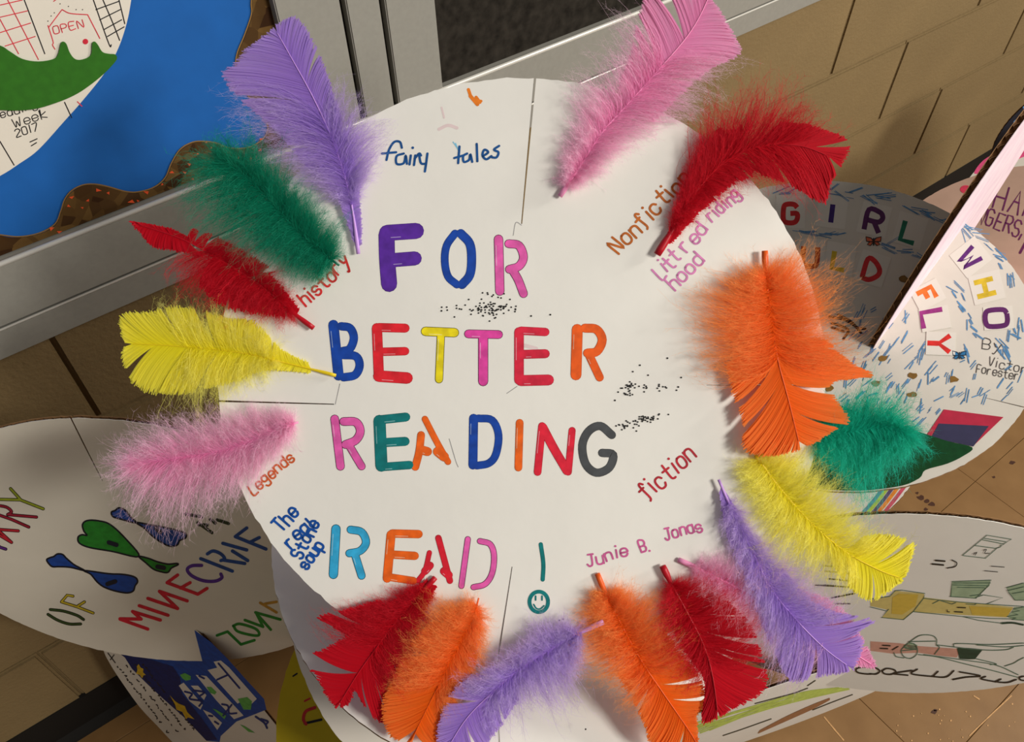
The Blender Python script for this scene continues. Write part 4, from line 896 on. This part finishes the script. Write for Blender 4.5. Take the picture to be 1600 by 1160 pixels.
feather('orange', 'orange feather at right, quill upward and wide flat tip pointing down', [(1195, 392), (1197, 430), (1205, 490), (1215, 560), (1232, 625), (1250, 698)], .0055,
  [(.38, 1, [(1130, 560), (1140, 605), (1158, 655), (1162, 704), (1200, 714), (1250, 704)], dict(n=170, splits=3, slots=((.3, .36),))), (.38, 1, [(1290, 530), (1335, 570), (1366, 588), (1300, 600), (1328, 655), (1312, 668), (1275, 692), (1252, 700)], dict(n=180, splits=3, slots=((.42, .48), (.74, .8))))],
  [(.12, .62, [(1185, 420), (1112, 432), (1078, 480), (1082, 520), (1092, 565), (1110, 600)], D(620, jit=9)), (.12, .6, [(1206, 420), (1270, 385), (1318, 430), (1336, 490), (1340, 550), (1335, 590)], D(620, jit=9)),
   (.12, .5, [(1182, 440), (1135, 465), (1120, 510), (1130, 560)], D(300)), (.12, .5, [(1212, 440), (1262, 445), (1290, 490), (1290, 545)], D(300))], (11, 2.5), .010, 4)
feather('pink', 'rose pink feather at lower right lying under the purple one', [(1060, 875), (1100, 893), (1150, 918), (1210, 950), (1280, 985), (1340, 1025), (1370, 1044)], .0015,
  [(.55, 1, [(1250, 920), (1305, 940), (1338, 980), (1356, 1010), (1370, 1042)], dict(n=110, splits=4)), (.55, 1, [(1250, 1010), (1290, 1030), (1330, 1040), (1368, 1046)], dict(n=110, splits=3))],
  [(.08, .85, [(1085, 900), (1110, 950), (1150, 1005), (1200, 1045), (1232, 1062), (1280, 1042)], D(480)), (.08, .85, [(1090, 880), (1150, 862), (1200, 880), (1255, 905), (1305, 940)], D(420)), (.06, .5, [(1085, 898), (1130, 945), (1180, 985)], D(200)), (.06, .5, [(1095, 886), (1150, 885), (1200, 905)], D(200))], (9, 4), .008, 8)
feather('purple', 'purple feather at lower right pointing down and right under the yellow one', [(1123, 750), (1145, 800), (1175, 860), (1205, 920), (1245, 970), (1290, 1015), (1332, 1046)], .0045,
  [(.42, 1, [(1222, 885), (1262, 932), (1302, 955), (1366, 970), (1345, 985), (1350, 1010), (1334, 1048)], dict(n=150, splits=4, slots=((.55, .62),))), (.42, 1, [(1178, 950), (1205, 1010), (1232, 1064), (1262, 1064), (1300, 1056), (1332, 1050)], dict(n=150, splits=3, slots=((.3, .36),))),
   (.03, .5, [(1124, 775), (1140, 850), (1165, 910), (1190, 950)], dict(n=60, ragged=.2)), (.03, .5, [(1132, 770), (1170, 830), (1215, 890), (1250, 930)], dict(n=60, ragged=.2))],
  [(.1, .8, [(1130, 810), (1150, 880), (1172, 940), (1195, 1000), (1215, 1045), (1240, 1068)], D(480)), (.1, .8, [(1150, 785), (1192, 850), (1250, 890), (1292, 928), (1342, 958)], D(480))], (5, 3), .010, 7)
feather('orange', 'orange feather at the bottom between purple and red ones, cut tip downward', [(933, 897), (945, 925), (970, 975), (1000, 1030), (1035, 1082), (1075, 1140), (1092, 1168)], .002,
  [(.45, 1, [(960, 1050), (988, 1098), (1008, 1140), (1020, 1172), (1060, 1182), (1092, 1172)], dict(n=140, splits=3, slots=((.3, .36),))), (.4, 1, [(1040, 985), (1090, 1050), (1104, 1085), (1098, 1108), (1090, 1118), (1092, 1168)], dict(n=150, splits=3, slots=((.42, .48), (.58, .63))))],
  [(.1, .72, [(930, 922), (900, 965), (892, 1010), (920, 1055), (955, 1090), (985, 1120)], D(520)), (.12, .62, [(952, 925), (1000, 918), (1040, 945), (1062, 1000), (1085, 1045)], D(520)), (.12, .5, [(935, 935), (925, 985), (945, 1030)], D(240)), (.12, .5, [(955, 935), (1010, 955), (1035, 1000)], D(240))], (10, 3), .016, 10)
feather('red', 'crimson feather at the bottom right with slotted flat tip', [(1035, 885), (1050, 915), (1075, 960), (1100, 1010), (1114, 1060), (1122, 1118)], .0042,
  [(.25, 1, [(1048, 960), (1062, 1010), (1095, 1055), (1102, 1080), (1096, 1130), (1110, 1128), (1122, 1122)], dict(n=140, splits=5, slots=((.2, .24),))), (.2, 1, [(1125, 930), (1165, 965), (1186, 1005), (1202, 1060), (1190, 1086), (1152, 1106), (1124, 1122)], dict(n=170, splits=5, slots=((.34, .4), (.5, .56))))],
  [(.12, .7, [(1042, 915), (1020, 985), (1032, 1025), (1062, 1060), (1095, 1075)], D(420)), (.12, .75, [(1058, 908), (1115, 905), (1162, 930), (1190, 975), (1206, 1030)], D(420))], (12, 3), .016, 9)
feather('red', 'crimson feather at the bottom left with split fan tip', [(680, 903), (655, 930), (620, 970), (590, 1010), (560, 1052), (528, 1104)], .0022,
  [(.3, 1, [(600, 935), (545, 950), (502, 962), (500, 972), (540, 992), (482, 1026), (482, 1040), (500, 1070), (512, 1092), (526, 1108)], dict(n=210, splits=4, slots=((.33, .42), (.67, .78)))), (.3, 1, [(655, 985), (640, 1040), (622, 1085), (602, 1132), (574, 1110), (556, 1080), (545, 1100), (530, 1108)], dict(n=190, splits=4, slots=((.66, .74),))),
   (.05, .4, [(668, 905), (635, 925), (595, 945)], dict(n=60, ragged=.2)), (.05, .4, [(685, 915), (672, 945), (655, 985)], dict(n=60, ragged=.2))],
  [(.12, .6, [(655, 912), (595, 938), (540, 955), (500, 966), (495, 985)], D(420)), (.12, .7, [(678, 925), (668, 980), (652, 1035), (632, 1085)], D(420))], (10, 3), .016, 13)
feather('orange', 'orange feather at the bottom left overlapping the crimson fan', [(748, 935), (738, 970), (715, 1012), (690, 1062), (665, 1112), (645, 1154)], .0045,
  [(.25, 1, [(680, 965), (640, 1005), (612, 1060), (596, 1100), (602, 1142), (630, 1164), (645, 1158)], dict(n=170, splits=2)), (.25, 1, [(748, 1000), (742, 1050), (720, 1092), (708, 1132), (690, 1160), (660, 1164)], dict(n=170, splits=2))],
  [(.04, .7, [(735, 938), (672, 938), (645, 975), (615, 1035), (602, 1080)], D(560, jit=8)), (.06, .75, [(754, 965), (760, 1030), (744, 1062), (715, 1100), (705, 1150)], D(520)), (.05, .6, [(738, 948), (695, 960), (665, 1005), (640, 1060)], D(260))], (3, 2), .016, 12)
feather('purple', 'purple feather at the bottom with a chewed thick quill pointing right', [(943, 972), (905, 990), (870, 1010), (820, 1040), (770, 1082), (730, 1122), (700, 1168)], .0065,
  [(.5, 1, [(770, 1040), (718, 1068), (694, 1100), (682, 1150), (690, 1182)], dict(n=120, splits=2)), (.5, 1, [(815, 1085), (792, 1122), (770, 1152), (745, 1182), (708, 1184)], dict(n=120, splits=3, slots=((.3, .36),)))],
  [(.14, .75, [(905, 975), (855, 965), (822, 985), (790, 1022), (742, 1052), (716, 1082)], D(620, jit=9)), (.12, .75, [(900, 1015), (912, 1075), (886, 1112), (835, 1112), (792, 1122), (762, 1142)], D(620, jit=9)), (.14, .55, [(885, 985), (845, 995), (805, 1025)], D(240)), (.14, .55, [(895, 1005), (870, 1050), (830, 1070)], D(240))], (10, 3), .016, 11)
feather('pink', 'pale pink fluffy feather at left lying over the disc with drawn bows', [(466, 660), (430, 672), (390, 690), (340, 706), (280, 716), (220, 724), (178, 735)], .003, [],
  [(.02, 1, [(455, 645), (405, 634), (340, 640), (280, 650), (220, 662), (182, 690), (162, 728)], D(720, jit=8)), (.02, 1, [(455, 685), (425, 722), (372, 782), (312, 812), (250, 826), (200, 792), (164, 750)], D(760, jit=9)),
   (.05, .8, [(440, 650), (390, 655), (330, 668), (270, 690)], D(320)), (.05, .8, [(440, 690), (400, 720), (340, 745), (280, 755)], D(320))], (4, 2), .008, 14)
feather('yellow', 'yellow feather at left with wide flat fan tip over the dark wall', [(525, 587), (490, 578), (440, 566), (390, 554), (330, 546), (260, 540), (198, 537)], .002,
  [(.4, 1, [(400, 500), (355, 496), (320, 486), (272, 478), (232, 486), (190, 490), (188, 515), (194, 537)], dict(n=190, splits=5, slots=((.3, .38),))), (.4, 1, [(405, 580), (370, 598), (330, 606), (280, 618), (222, 612), (202, 592), (190, 562), (194, 540)], dict(n=190, splits=4)),
   (.12, .5, [(488, 570), (440, 545), (405, 508), (375, 494)], dict(n=90, ragged=.1)), (.12, .5, [(488, 584), (440, 580), (400, 582), (365, 596)], dict(n=90, ragged=.1))],
  [(.3, .78, [(440, 575), (392, 608), (342, 628), (298, 642), (268, 616)], D(260)), (.3, .8, [(430, 545), (392, 500), (342, 484), (300, 470), (250, 474)], D(260))], (6, 2), .008, 15)
feather('red', 'red feather at left with a curled pointed tip under the green one', [(490, 513), (462, 492), (422, 458), (380, 428), (330, 398), (280, 372), (207, 348)], .0048,
  [(.72, 1, [(300, 372), (262, 356), (206, 346), (205, 347)], dict(n=80, splits=0)), (.72, 1, [(318, 402), (270, 392), (240, 388), (222, 368), (206, 349)], dict(n=80, splits=0)),
   (.35, .75, [(430, 425), (395, 400), (345, 372), (300, 356)], dict(n=90, splits=3, slots=((.7, .78),))), (.2, .6, [(455, 500), (400, 492), (350, 482), (310, 450)], dict(n=100, ragged=.2)), (.1, .4, [(470, 485), (436, 440), (418, 425)], dict(n=60, ragged=.2))],
  [(.15, .72, [(470, 505), (420, 502), (365, 492), (310, 480), (280, 452), (262, 424)], D(420)), (.2, .7, [(460, 470), (425, 430), (398, 402), (350, 378)], D(300))], (9, 3), .008, 16)
feather('green', 'dark green fluffy feather at left above the red one', [(530, 415), (492, 386), (450, 346), (410, 302), (370, 266), (318, 235)], .0075, [],
  [(.05, 1, [(535, 390), (522, 350), (482, 300), (442, 262), (392, 215), (342, 212), (304, 228)], D(760, jit=9)), (.04, 1, [(512, 442), (452, 442), (392, 412), (332, 380), (292, 330), (284, 290), (300, 248)], D(760, jit=9)),
   (.08, .9, [(515, 385), (480, 335), (435, 285), (380, 245)], D(380)), (.08, .9, [(495, 420), (440, 400), (380, 360), (330, 300)], D(380))], (4, 2), .008, 17)
